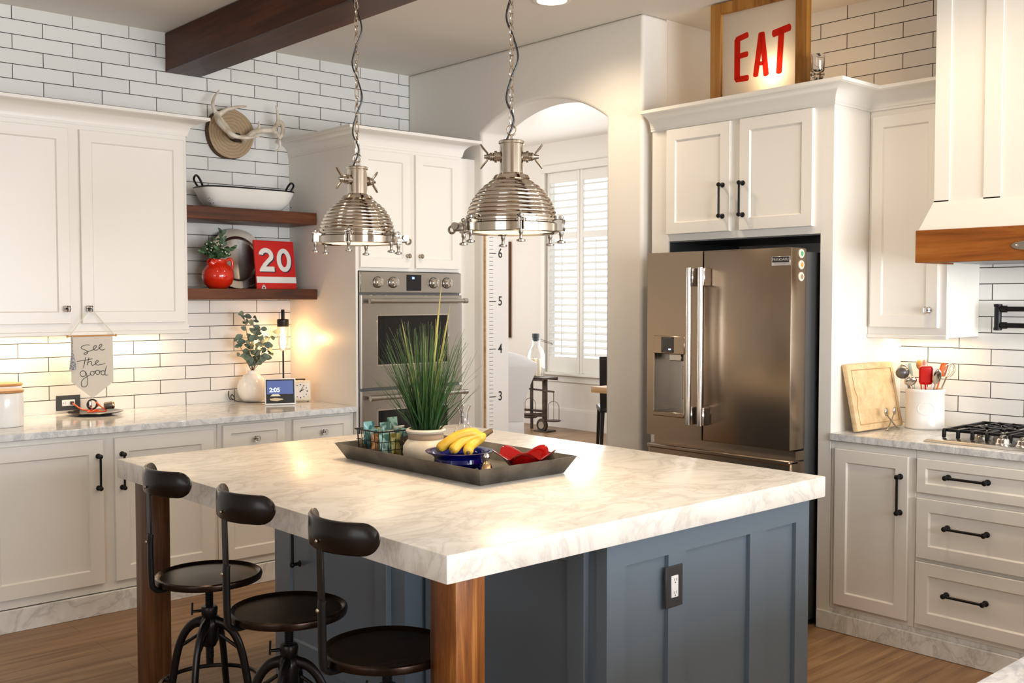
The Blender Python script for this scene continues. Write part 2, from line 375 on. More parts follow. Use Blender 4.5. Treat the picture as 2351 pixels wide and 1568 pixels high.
# ------------------------------------------------------------ setting
YW, XA, XR, HC = 5.80, 4.27, 4.95, 3.06
struct(part('floor', MB().box(-3.2, 11, -3.2, 11.2, -.05, 0), 'floor', smooth=False))
struct(part('wall_left', MB().box(-3.2, XA+.02, YW, YW+.12, 0, HC), 'tileL', smooth=False))
struct(part('wall_right', MB().box(XR, XR+.12, -3.2, 3.76, 0, HC), 'tileR', smooth=False))
# wall with the archway: columns of quads around the arched hole
def arch_z(y): return 1.718+math.sqrt(max(0, 1-(y-4.525)**2))
mb = MB(); J0, J1 = 3.962, 5.03; X0, X1 = XA, 4.49
ys = [J0+(J1-J0)*i/32 for i in range(33)]
def q(a, b, c, d): mb.face([a, b, c, d])
for X in (X0, X1):
    q((X,3.70,0),(X,J0,0),(X,J0,arch_z(J0)),(X,3.70,arch_z(J0))); mb.face([(X,3.70,arch_z(J0)),(X,J0,arch_z(J0)),(X,J0,HC),(X,3.70,HC)])
    q((X,J1,0),(X,YW,0),(X,YW,arch_z(J1)),(X,J1,arch_z(J1))); q((X,J1,arch_z(J1)),(X,YW,arch_z(J1)),(X,YW,HC),(X,J1,HC))
    for a, b in zip(ys, ys[1:]): q((X,a,arch_z(a)),(X,b,arch_z(b)),(X,b,HC),(X,a,HC))
for a, b in zip(ys, ys[1:]): q((X0,a,arch_z(a)),(X0,b,arch_z(b)),(X1,b,arch_z(b)),(X1,a,arch_z(a))); q((X0,a,HC),(X0,b,HC),(X1,b,HC),(X1,a,HC))
for Y, zz in ((J0, (0, arch_z(J0))), (J1, (0, arch_z(J1))), (3.70, (0, arch_z(J0))), (3.70, (arch_z(J0), HC)), (YW, (0, arch_z(J1))), (YW, (arch_z(J1), HC))):
    q((X0,Y,zz[0]),(X1,Y,zz[0]),(X1,Y,zz[1]),(X0,Y,zz[1]))
for a, b in ((3.70, J0), (J1, YW)):
    q((X0,a,0),(X1,a,0),(X1,b,0),(X0,b,0)); q((X0,a,HC),(X1,a,HC),(X1,b,HC),(X0,b,HC))
struct(part('wall_back', mb, 'wall', bevm=.018, ang=30))
struct(part('wall_niche', MB().box(X1-.02, 5.4, 3.703, 3.83, 0, HC), 'wall', smooth=False))
struct(part('trim_1', MB().box(4.131, XA, 5.10, YW-.001, 0, 2.42), 'cab', smooth=False))
struct(part('ceiling', MB().box(-3.2, 5.2, -3.2, YW+.12, HC, HC+.08), 'ceil', smooth=False))
# kitchen walls behind the camera with window openings
mb = MB()
for a in ((-3.2, .3, 0, HC), (4.6, 5.1, 0, HC), (.3, 4.6, 0, .43), (.3, 4.6, 2.42, HC), (2.41, 2.55, .43, 2.42)): mb.box(a[0], a[1], -3.2, -3.08, a[2], a[3])
struct(part('wall_front', mb, 'wall', smooth=False))
mb = MB()
for a in ((-3.2, -1.2, 0, HC), (1.6, 5.9, 0, HC), (-1.2, 1.6, 0, .8), (-1.2, 1.6, 2.4, HC)): mb.box(-3.2, -3.08, a[0], a[1], a[2], a[3])
struct(part('wall_side', mb, 'wall', smooth=False))
# dining room beyond the arch
XD = 8.79
mb = MB(); W0, W1, Z0, Z1 = 6.9, 9.14, .66, 3.06
for a in ((3.8, W0, 0, 3.5), (W1, 11.2, 0, 3.5), (W0, W1, 0, Z0), (W0, W1, Z1, 3.5)): mb.box(XD, XD+.15, *a)
struct(part('wall_dining_far', mb, 'wall', smooth=False))
struct(part('wall_dining_left', MB().box(4.27, XD+.15, 11.05, 11.2, 0, 3.5), 'wall', smooth=False))
struct(part('wall_dining_right', MB().box(5.2, XD+.15, 3.72, 3.83, 0, 3.5), 'wall', smooth=False))
struct(part('wall_dining_near', MB().box(4.27, 4.42, YW+.121, 11.1, 0, 3.5), 'wall', smooth=False))
struct(part('ceiling_dining', MB().box(4.3, XD+.15, 3.72, 11.2, 3.42, 3.5), 'cab', smooth=False))
struct(part('wall_dining_above', MB().box(X1+.001, 4.60, 3.72, 11, HC+.001, 3.42), 'wall', smooth=False))
b_ = struct(part('baseboard_dining', MB().box(XD-.018, XD, 3.84, 11.04, 0, .215).box(XD-.012, XD, 3.84, 11.04, .215, .232), 'cab', smooth=False))
# shuttered window: casing, two visible pairs of panels with louvres, sill
wn = bpy.data.objects.new('window_1', None); COL.objects.link(wn); wn.location = (XD, 8.1, Z0); wn['kind'] = 'structure'
mb = MB(); F = FX(XD)
fbox(mb, F, W0-.07, W1+.07, 0, .03, Z1, Z1+.09, .004); fbox(mb, F, W0-.07, W0, 0, .03, Z0, Z1, .004); fbox(mb, F, W1, W1+.07, 0, .03, Z0, Z1, .004)
part('window_frame', mb, 'shutter', wn)
part('window_sill', fbox(fbox(MB(), F, W0-.1, W1+.1, 0, .07, Z0-.03, Z0, .006), F, W0-.07, W1+.07, 0, .02, Z0-.11, Z0-.031, .004), 'shutter', wn)
npan = 4; pw = (W1-W0)/npan
for i in range(npan):
    a = W1-(i+1)*pw; b = W1-i*pw
    mb = MB()
    for (u0, u1, z0, z1) in ((a+.002, a+.052, Z0, Z1), (b-.052, b-.002, Z0, Z1), (a+.05, b-.05, Z0+.005, Z0+.19), (a+.05, b-.05, Z1-.13, Z1-.005), (a+.05, b-.05, 2.26, 2.34)):
        fbox(mb, F, u0, u1, -.035, -.005, z0, z1, .003)
    pn = part('shutter_panel', mb, 'shutter', wn)
    mb = MB()
    for (z0, z1) in ((Z0+.19, 2.26), (2.34, Z1-.13)):
        n = int((z1-z0)/.082)
        for k in range(n):
            z = z0+(k+.5)*(z1-z0)/n
            c0 = F(a+.052, -.02, z); L_ = pw-.104
            m_ = MB().box(-.034, .034, 0, L_, -.004, .004, .003); m_.xf(Matrix.Translation(c0) @ Matrix.Rotation(R(-22), 4, 'Y')); me = bpy.data.meshes.new('t'); m_.b.to_mesh(me); mb.merge_mesh(me); bpy.data.meshes.remove(me)
    fbox(mb, F, (a+b)/2-.006, (a+b)/2+.006, .012, .02, Z0+.22, 2.24)
    part('louvers', mb, 'shutter', pn)
part('window_glass', fbox(MB(), F, W0, W1, -.13, -.124, Z0, Z1), 'clear', wn)

# ceiling beam and downlights
tag(part('ceiling_beam', MB().box(2.55, 2.765, -3.05, YW-.002, 2.835, HC-.002, .006), 'beam'), 'dark stained wooden beam running across the ceiling', 'beam')
def downlight(x, y, label):
    t = thing('recessed_light', label, 'ceiling light', (x, y, HC), 'recessed ceiling lights')
    part('trim_ring', MB().rings([[(x+r*cos(a), y+r*sin(a), z) for a in (2*pi*k/32 for k in range(32))] for r, z in ((.098, HC), (.098, HC-.004), (.078, HC-.006), (.074, HC-.001))], cap=(False, False)), 'cab', t)
    part('lens', MB().lathe([(.074, -.003), (.03, -.0035)], (x, y, HC), 32), 'canglow', t)
    l = bpy.data.lights.new('downlight', 'SPOT'); l.energy = CAN_W; l.color = (1., .80, .56); l.shadow_soft_size = .07; l.spot_size = R(150); l.spot_blend = .9
    o = bpy.data.objects.new('downlight', l); COL.objects.link(o); o.location = (x, y, HC-.03)
CAN_W = 52
downlight(3.742, 3.852, 'round white recessed downlight glowing in the ceiling between the pendant and the EAT sign')
for x, y, e_ in ((3.742, 2.0, 50), (1.9, 4.1, 30), (3.742, .2, 55)):
    l = bpy.data.lights.new('downlight', 'SPOT'); l.energy = e_; l.color = (1., .80, .56); l.shadow_soft_size = .07; l.spot_size = R(150); l.spot_blend = .9
    o = bpy.data.objects.new('downlight', l); COL.objects.link(o); o.location = (x, y, HC-.03)

# ------------------------------------------------------------ left run: upper cabinet
F = FY(5.45)
t = thing('upper_cabinet', 'white two door wall cabinet above the left worktop with crown moulding', 'cabinet', (1.7, 5.62, 1.36))
mb = MB().box(.9, 2.51, 5.45, YW-.001, 1.365, 2.43, .003); fbox(mb, F, .9, 2.512, 0, .004, 1.355, 1.40)
fbox(mb, F, .9, 2.512, -.02, .012, 1.35, 1.372, .004)
part('cabinet_body', mb, 'cab', t)
for (a, b, kx, l) in ((1.33, 1.875, 1.852, 'left'), (1.932, 2.487, 1.963, 'right')):
    d = part('door', shaker(MB(), F, a, b, 1.413, 2.40), 'cab', t)
    glass_knob(F, kx, 1.489, d)
part('crown_moulding', crown([(.9, 5.45), (2.51, 5.45), (2.51, YW-.001)], .097, 2.425, 2.525), 'cab', t)
# base cabinets
F = FY(5.09)
def base_body(name, label, u0, u1, F, depth, cat='cabinet'):
    a = F((u0+u1)/2, -depth/2, 0); t = thing(name, label, cat, (a.x, a.y, 0))
    part('cabinet_body', fbox(MB(), F, u0, u1, -depth, 0, .105, .884, .002), 'cab', t); return t
t = base_body('base_cabinet', 'white two door base cabinet with black bar handles under the left worktop', .9, 2.494, F, .70)
part('door', shaker(MB(), F, .97, 1.33, .15, .858), 'cab', t)
d = part('door', shaker(MB(), F, 1.345, 1.893, .15, .858, rail=.07), 'cab', t); pull(F, 1.867, .70, .155, True, d)
d = part('door', shaker(MB(), F, 1.948, 2.47, .15, .858, rail=.07), 'cab', t); pull(F, 1.983, .695, .165, True, d)
t = base_body('drawer_cabinet', 'white base cabinet with two shallow drawers and glass knobs beside the wall ovens', 2.496, 3.343, F, .70)
for a, b, k in ((2.52, 2.886, 2.705), (2.938, 3.312, 3.127)):
    d = part('drawer', shaker(MB(), F, a, b, .70, .872, rail=.045), 'cab', t); glass_knob(F, k, .79, d)
    part('door', shaker(MB(), F, a, b, .15, .685), 'cab', t)
tag(part('countertop', MB().box(.9, 3.343, 5.045, YW-.002, .886, .920, .004), 'marbleL'), 'grey veined white marble worktop along the tiled left wall', 'countertop')
struct(part('baseboard_left', MB().box(.9, 4.13, 5.062, 5.079, 0, .105, .003).box(.9, 4.13, 5.079, 5.15, 0, .10), 'marbleB'))
# outlet plates
def outlet(F, u, z, label, vert=False, plug=False, deco=True):
    c = F(u, 0, z); t = thing('power_outlet', label, 'outlet', c)
    w, h = (.041, .064) if vert else (.064, .041)
    mb = MB(); fbox(mb, F, u-w, u+w, 0, .006, z-h, z+h, .002); part('cover_plate', mb, 'plate', t)
    w, h = (.0165, .034) if vert else (.034, .0165)
    mb = MB(); fbox(mb, F, u-w, u+w, .004, .009, z-h, z+h, .002); r = part('receptacle', mb, 'plast', t)
    mb = MB()
    for s in (-1, 1):
        if vert:
            fbox(mb, F, u-.006, u-.0045, .009, .0095, z+s*.02-.002, z+s*.02+.006); fbox(mb, F, u+.0045, u+.006, .009, .0095, z+s*.02-.002, z+s*.02+.006); fbox(mb, F, u-.002, u+.002, .009, .0095, z+s*.02-.009, z+s*.02-.005)
        else:
            for dz in (-.0055, .0045): fbox(mb, F, u+s*.02-.002, u+s*.02+.006, .009, .0095, z+dz, z+dz+.0015)
            fbox(mb, F, u+s*.02-.009, u+s*.02-.005, .009, .0095, z-.002, z+.002)
    part('slots', mb, 'blackp', r, smooth=False)
    return t
outlet(FY(YW), 1.979, .976, 'horizontal black wall outlet with white sockets on the left tiled backsplash')

# tall oven cabinet
F = FY(5.06); XL, XRR = 3.345, 4.13
t = thing('oven_cabinet', 'tall white cabinet with two doors above the built in wall ovens', 'cabinet', (3.74, 5.4, 0))
mb = MB()
for a in ((XL, 3.36, 5.06, 5.799, .0, 2.43), (4.112, XRR, 5.06, 5.799, 0, 2.43), (3.36, 4.112, 5.06, 5.799, 1.703, 2.43), (3.36, 4.112, 5.06, 5.799, .105, .28), (3.36, 4.112, 5.70, 5.799, .28, 1.703)): mb.box(*a)
part('cabinet_body', mb, 'cab', t, smooth=False)
for a, b, s in ((3.368, 3.725, 1), (3.764, 4.10, -1)):
    d = part('door', shaker(MB(), F, a, b, 1.722, 2.40, rail=.055), 'cab', t)
    part('knob', MB().lathe([(.012, 0), (.010, .004), (.006, .008), (.006, .016), (.014, .020), (.014, .026), (.009, .030)], F(3.700 if s > 0 else 3.793, .02, 1.795), 16, F.n), 'chrome', d)
part('crown_moulding', crown([(XL, YW-.001), (XL, 5.06), (XRR, 5.06), (XRR, YW-.001)], .092, 2.42, 2.518), 'cab', t)

# double wall oven
F = FY(5.06)
t = thing('wall_oven', 'stainless steel double wall oven with four knobs and bar handles', 'oven', (3.735, 5.2, .28))
O0, O1 = 3.364, 4.11
part('oven_body', MB().box(3.366, 4.108, 5.063, 5.6, .285, 1.70), 'steeld', t, smooth=False)
mb = MB(); fbox(mb, F, O0, O1, .0, .022, 1.575, 1.698, .003)
cp = part('control_panel', mb, 'steelo', t)
part('display', fbox(MB(), F, 3.690, 3.800, .021, .024, 1.588, 1.684, .001), 'screend', cp)
part('display_digits', MB().merge_mesh(text_mesh('20', .018, .0004), FY.mt(F(3.738, .0245, 1.664))), emis('blue_digits', (.15, .25, 1.), 6.), cp, smooth=False)
for u in (3.482, 3.592, 3.892, 3.995):
    k = part('knob', MB().lathe([(.030, 0), (.030, .004), (.026, .008), (.025, .03), (.021, .034), (.002, .034)], F(u, .022, 1.637), 24, F.n), 'steelc', cp)
    part('grip', fbox(MB(), F, u-.0045, u+.0045, .05, .066, 1.612, 1.662, .002), 'steelc', k)
    part('bezel', MB().torus(F(u, .024, 1.637), .031, .003, (0, -1, 0), 28, 6), 'blackp', k)
def oven_door(z0, z1, hz, gz0, gz1):
    F2 = F
    mb = MB(); G0, G1 = 3.478, 4.00
    def ring(a, b, c, d, w): return [F2(a, w, c), F2(b, w, c), F2(b, w, d), F2(a, w, d)]
    mb.rings([ring(O0, O1, z0, z1, .0), ring(O0, O1, z0, z1, .026), ring(O0+.003, O1-.003, z0+.003, z1-.003, .029), ring(G0, G1, gz0, gz1, .029), ring(G0+.004, G1-.004, gz0+.004, gz1-.004, .022)])
    d = part('oven_door', mb, 'steelo', t)
    part('door_glass', fbox(MB(), F2, G0+.003, G1-.003, .0225, .0235, gz0+.003, gz1-.003), 'ovenglass', d)
    mb = MB()
    for a in ((G0-.008, G0, gz0-.008, gz1+.008), (G1, G1+.008, gz0-.008, gz1+.008), (G0, G1, gz0-.008, gz0), (G0, G1, gz1, gz1+.008)): fbox(mb, F2, a[0], a[1], .028, .031, a[2], a[3], .001)
    part('window_trim', mb, 'steelc', d)
    mb = MB(); A = F2(3.405, .075, hz); B = F2(4.10, .075, hz); mb.cyl(A, B, .0135, n=18)
    for u in (3.43, 4.075): mb.cyl(F2(u, .027, hz), F2(u, .075, hz), .010, n=12)
    for u in (3.405, 4.10): mb.cyl(F2(u-.014, .075, hz), F2(u+.014, .075, hz), .0155, n=18)
    part('handle', mb, 'steelo', d)
oven_door(1.02, 1.562, 1.528, 1.155, 1.44); oven_door(.42, 1.004, .965, .54, .885)
part('lower_trim', fbox(MB(), F, O0, O1, .0, .02, .285, .412, .003), 'steelo', t)

# floating shelves and what stands on them
for z0, z1, l in ((1.985, 2.056, 'upper brown floating wood shelf holding the enamel basin'), (1.536, 1.598, 'lower brown floating wood shelf with pitcher, plate and sign')):
    tag(part('floating_shelf', MB().box(2.513, 3.338, 5.465, YW-.001, z0, z1, .003), 'shelf'), l, 'shelf', 'floating shelves on tile')

# ------------------------------------------------------------ right side: refrigerator cabinet
F = FX(4.30)
t = thing('refrigerator_cabinet', 'tall white cabinet surround with two doors above the refrigerator', 'cabinet', (4.6, 3.1, 0))
mb = MB()
for a in ((4.30, 4.949, 2.5755, 2.639, 0, 2.44), (4.30, 4.949, 3.542, 3.655, 0, 2.44), (4.30, 4.949, 2.639, 3.542, 1.842, 2.44), (4.93, 4.949, 2.639, 3.542, 0, 1.842), (4.495, 4.949, 3.655, 3.699, 0, 2.44)): mb.box(*a)
part('cabinet_body', mb, 'cab', t, smooth=False)
d = part('door', shaker(MB(), F, 3.140, 3.545, 1.877, 2.422), 'cab', t); pull(F, 3.181, 2.03, .155, True, d)
d = part('door', shaker(MB(), F, 2.674, 3.083, 1.877, 2.422), 'cab', t); pull(F, 3.060, 2.03, .155, True, d)
part('niche_lining', MB().box(4.31, 4.92, 2.6395, 2.642, 0, 1.84).box(4.31, 4.92, 2.642, 3.538, 1.836, 1.8415).box(4.31, 4.92, 3.538, 3.5415, 0, 1.84), 'steeld', t, smooth=False)
part('crown_moulding', crown([(4.30, 3.662), (4.30, 2.575), (4.62, 2.575)], .095, 2.428, 2.528), 'cab', t)

# refrigerator
F = FX(4.215)
t = thing('refrigerator', 'stainless steel french door refrigerator with water dispenser', 'refrigerator', (4.5, 3.08, 0))
part('fridge_body', MB().box(4.222, 4.925, 2.665, 3.515, .03, 1.755), 'steeld', t, smooth=False)
TH = .125
d = part('refrigerator_door', fbox(MB(), F, 2.656, 3.148, .0, TH, .845, 1.772, .006, 2), 'steel', t)
mb = MB()   # nameplate
part('nameplate', fbox(MB(), F, 2.662, 2.760, TH, TH+.003, 1.690, 1.733, .001), 'steelc', d)
part('nameplate_field', fbox(MB(), F, 2.666, 2.756, TH+.003, TH+.0036, 1.705, 1.730), 'blackp', d)
part('lettering', MB().merge_mesh(text_mesh('FRIGIDAIRE', .0175), FX.mt(F(2.711, TH+.004, 1.7175))).merge_mesh(text_mesh('PROFESSIONAL', .009), FX.mt(F(2.711, TH+.0038, 1.6975))), 'steelc', d, smooth=False)
def fr_handle(d, y):
    mb = MB(); A = F(y, TH+.062, .925); B = F(y, TH+.062, 1.69); mb.cyl(A, B, .0135, n=18)
    h = part('handle', mb, 'steelc', d)
    for z in (.925, 1.60): part('bracket', fbox(MB(), F, y-.016, y+.014, TH, TH+.055, z, z+.088, .004), 'steelc', h)
fr_handle(d, 3.118)
# left door with dispenser opening
D0, D1, DZ0, DZ1 = 3.262, 3.462, .955, 1.352
mb = MB()
for a in ((3.154, D0, .845, 1.772), (D1, 3.505, .845, 1.772), (D0, D1, .845, DZ0), (D0, D1, DZ1, 1.772)): fbox(mb, F, a[0], a[1], 0, TH, a[2], a[3])
d = part('refrigerator_door', mb, 'steel', t, smooth=False)
fr_handle(d, 3.188)
ds = part('dispenser', fbox(fbox(MB(), F, D0, D1, .085, TH+.004, 1.262, DZ1, .003), F, D0, D1, 0, .004, DZ0, 1.262), 'steel', d)
part('dispenser_liner', fbox(fbox(fbox(MB(), F, D0+.001, D1-.001, .004, .012, DZ0+.01, 1.262), F, D1-.006, D1-.0005, .012, TH, DZ0+.01, 1.262), F, D0+.0005, D0+.006, .012, TH, DZ0, 1.262), 'steelo', ds)
part('display', fbox(MB(), F, 3.328, 3.408, TH+.003, TH+.006, 1.268, 1.347, .001), 'screend', ds)
part('display_light', fbox(MB(), F, 3.345, 3.360, TH+.006, TH+.0065, 1.283, 1.289), emis('blue_led', (.2, .35, 1.), 8.), ds)
part('spout', fbox(MB(), F, 3.31, 3.39, .03, .09, 1.225, 1.262, .004), 'steelo', ds)
part('paddle', fbox(fbox(MB(), F, 3.275, 3.345, .03, .042, 1.03, 1.20, .004), F, 3.285, 3.335, .042, .046, 1.045, 1.185, .002), 'steel', ds)
part('drip_tray', fbox(MB(), F, D0, D1, .0, TH+.006, DZ0-.01, DZ0+.014, .004), 'steel', ds)
d = part('freezer_drawer', fbox(fbox(MB(), F, 2.656, 3.505, .0, TH-.01, .10, .795, .006), F, 2.660, 3.500, .0, TH-.055, .795, .838), 'steel', t)
part('handle_lip', fbox(MB(), F, 2.656, 3.505, .05, TH+.002, .778, .800, .006), 'steel', d)
part('base_grille', fbox(MB(), F, 2.67, 3.50, -.05, .05, .0, .092), 'steeld', t)
for z, c, l in ((1.745, (.10, .35, .18), 'green marked'), (1.694, (.75, .30, .08), 'orange marked'), (1.640, (.35, .22, .12), 'brown marked')):
    m = thing('refrigerator_magnet', 'round cream button magnet, '+{1.745: 'topmost of three', 1.694: 'middle of three', 1.640: 'lowest of three'}[z]+', on the refrigerator side edge', 'magnet', (4.158, 2.655, z), 'button magnets on refrigerator')
    part('disc', MB().lathe([(.021, 0), (.021, .004), (.019, .0065), (.001, .007)], (4.165, 2.656, z), 20, (0, -1, 0)), 'cream', m)
    part('picture', MB().lathe([(.012, .007), (.001, .0075)], (4.165, 2.656, z), 16, (0, -1, 0)), mat('magnet_print', c, .5), m)

# right wall cabinet
F = FX(4.62)
t = thing('hanging_cabinet', 'narrow white wall cabinet with glass knob beside the range hood', 'cabinet', (4.78, 2.38, 1.36))
part('cabinet_body', fbox(MB(), F, 2.188, 2.5745, -.329, 0, 1.36, 2.43, .002), 'cab', t)
part('light_rail', fbox(MB(), F, 2.184, 2.5745, -.02, .008, 1.352, 1.372, .003), 'cab', t)
part('crown_moulding', crown([(4.62, 2.575), (4.62, 2.138)], .095, 2.4285, 2.5275), 'cab', t)
d = part('door', shaker(MB(), F, 2.222, 2.555, 1.405, 2.40, rail=.055), 'cab', t); glass_knob(F, 2.257, 1.487, d)

# base cabinets on the right
F = FX(4.31)
t = base_body('base_cabinet', 'narrow white base cabinet with one door under the right worktop', 2.165, 2.574, F, .638)
fbox_ = part('door', shaker(MB(), F, 2.192, 2.548, .13, .852), 'cab', t); pull(F, 2.226, .683, .158, True, fbox_)
t = base_body('drawer_cabinet', 'white base cabinet with three wide drawers under the gas cooktop', 1.19, 2.164, F, .638)
for z0, z1, hz in ((.704, .852, .785), (.42, .680, .569), (.13, .404, .283)):
    d = part('drawer', shaker(MB(), F, 1.24, 2.153, z0, z1, rail=.055 if z1-z0 > .2 else .04), 'cab', t)
    pull(F, 1.93, hz, .165, False, d); pull(F, 1.46, hz, .165, False, d)
t = base_body('corner_cabinet', 'plain white base cabinet at the far right of the cooktop run', .3, 1.189, F, .638)
part('door', shaker(MB(), F, .75, 1.16, .13, .852), 'cab', t)
tag(part('countertop', MB().box(4.285, XR-.002, .74, 2.574, .886, .920, .004), 'marbleL'), 'grey veined white marble worktop holding the cooktop on the right', 'countertop')
struct(part('baseboard_right', MB().box(4.292, 4.31, .3, 2.637, 0, .085, .003).box(4.31, 4.36, .3, 2.637, 0, .105), 'marbleB'))
# peninsula in the near right corner
t = thing('peninsula_cabinet', 'white cabinet block under the marble worktop at the near right corner', 'cabinet', (2.9, .4, 0))
part('cabinet_body', MB().box(1.66, 4.28, .12, .70, 0, .884), 'cab', t, smooth=False)
tag(part('countertop', MB().box(1.60, 4.94, .08, .73, .886, .920, .004), 'marbleL'), 'white marble worktop corner at the lower right edge of the picture'.replace(' of the picture', ' nearest the viewer'), 'countertop')

# range hood
t = thing('range_hood', 'white panelled range hood chimney with a wooden lower band', 'range hood', (4.62, 1.66, 1.69))
H0, H1 = 1.17, 2.18; C0, C1 = 1.21, 2.137
part('chimney', MB().box(4.38, XR-.001, C0, C1, 1.95, HC-.001, .003), 'cab', t)
mb = MB()
for a, b in ((C1-.068, C1), (1.852, 1.926), (1.62, 1.695), (1.39, 1.465), (C0, C0+.068)): mb.box(4.372, 4.38, a, b, 1.95, HC-.001, .002)
part('battens', mb, 'cab', t)
mb = MB()
def rg(x, a, b, z): return [(x, a, z), (x, b, z), (XR-.001, b, z), (XR-.001, a, z)]
mb.rings([rg(4.31, H0+.01, H1-.01, 1.83), rg(4.31, H0+.01, H1-.01, 1.835), rg(4.372, C0, C1, 1.955), rg(4.372, C0, C1, 1.96)])
part('flare', mb, 'cab', t)
mb = MB().box(4.30, 4.325, H0, H1, 1.693, 1.832, .002).box(4.325, 4.612, H1-.024, H1-.0002, 1.693, 1.832, .001).box(4.325, 4.61, H0, H0+.024, 1.693, 1.832, .001)
part('wooden_band', mb, 'hoodwood', t)
part('underside', MB().box(4.325, 4.94, H0+.024, H1-.024, 1.70, 1.72), 'steeld', t, smooth=False)
pl = part('metal_plate', MB().prism([V((4.30, 1.700+.075*cos(a) if abs(cos(a)) < 2 else 0, 1.752+.019*sin(a))) for a in [k*pi/12 for k in range(24)]], (-.004, 0, 0)), 'chromed', t)
part('rivet', MB().ball((4.296, 1.752, 1.752), .005, 8).ball((4.296, 1.66, 1.752), .005, 8), 'steelc', pl)
# pot filler
t = thing('pot_filler', 'black double jointed pot filler faucet on the tile under the hood', 'faucet', (4.94, 1.62, 1.45))
mb = MB(); px = 4.90
mb.lathe([(.03, 0), (.03, .008), (.013, .014), (.013, .05)], (XR, 1.62, 1.49), 20, (-1, 0, 0)); part('wall_flange', mb, 'black', t)
mb = MB().cyl((px, 2.075, 1.492), (px, 1.60, 1.492), .0115, n=14).cyl((px, 2.045, 1.416), (px, 1.66, 1.416), .0115, n=14)
for y, z in ((2.05, 1.492), (2.05, 1.416)): mb.cyl((px, y+.012, z), (px, y-.012, z), .016, n=14)
part('arm', mb, 'black', t)
part('joint', MB().lathe([(.012, 1.392), (.019, 1.394), (.019, 1.402), (.016, 1.41), (.016, 1.50), (.019, 1.506), (.019, 1.514), (.012, 1.516)], (px, 2.078, 0), 18), 'black', t)
part('spout', MB().tube(spline([(px, 1.66, 1.416), (px, 1.62, 1.41), (px, 1.60, 1.37), (px, 1.60, 1.33)], 5), .011, 12), 'black', t)
# ------------------------------------------------------------ island
IX0, IX1, IY0, IY1 = 1.556, 3.252, 1.964, 4.03
tag(part('island_countertop', MB().box(IX0, IX1, IY0, IY1, .842, .915, .004, 2), 'marble'), 'large thick white veined marble slab on top of the kitchen island', 'countertop')
t = thing('kitchen_island', 'slate blue panelled kitchen island with brown wooden corner legs', 'kitchen island', (2.6, 2.9, 0))
mb = MB().box(2.19, 3.20, 2.035, 3.78, .0, .841).box(2.10, 2.19, 2.885, 3.78, 0, .841)
part('cabinet_body', mb, 'blue', t, smooth=False)
# end panel facing the near side: stiles and rails proud of a recessed sheet
F = FY(2.035); mb = MB()
st = [(2.19, 2.268), (2.462, 2.548), (2.884, 2.975), (3.156, 3.238)]
for a, b in st: fbox(mb, F, a, b, 0, .015, 0, .841)
for (a, b), (c, d) in zip(st, st[1:]):
    fbox(mb, F, b, c, 0, .015, .757, .841); fbox(mb, F, b, c, 0, .015, 0, .12)
mb.box(3.20, 3.238, 2.036, 3.78, 0, .841)
part('end_panel', mb, 'blue', t)
FI = FX(2.10)
d = part('door', shaker(MB(), FI, 2.965, 3.695, .12, .83, rail=.07), 'blue', t); pull(FI, 3.55, .59, .17, True, d)
FI = FX(2.19)
d = part('door', shaker(MB(), FI, 2.095, 2.86, .12, .83, rail=.07), 'blue', t)
part('corner_stile', fbox(MB(), FI, 2.02, 2.062, 0, .004, 0, .841), 'blue', t)
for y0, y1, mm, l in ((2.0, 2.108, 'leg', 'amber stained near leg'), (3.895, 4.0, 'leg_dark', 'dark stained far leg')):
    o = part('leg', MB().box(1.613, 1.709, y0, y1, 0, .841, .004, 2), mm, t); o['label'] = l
outlet(FY(2.02), 2.484, .657, 'vertical black outlet plate with white sockets on the blue island end', True)

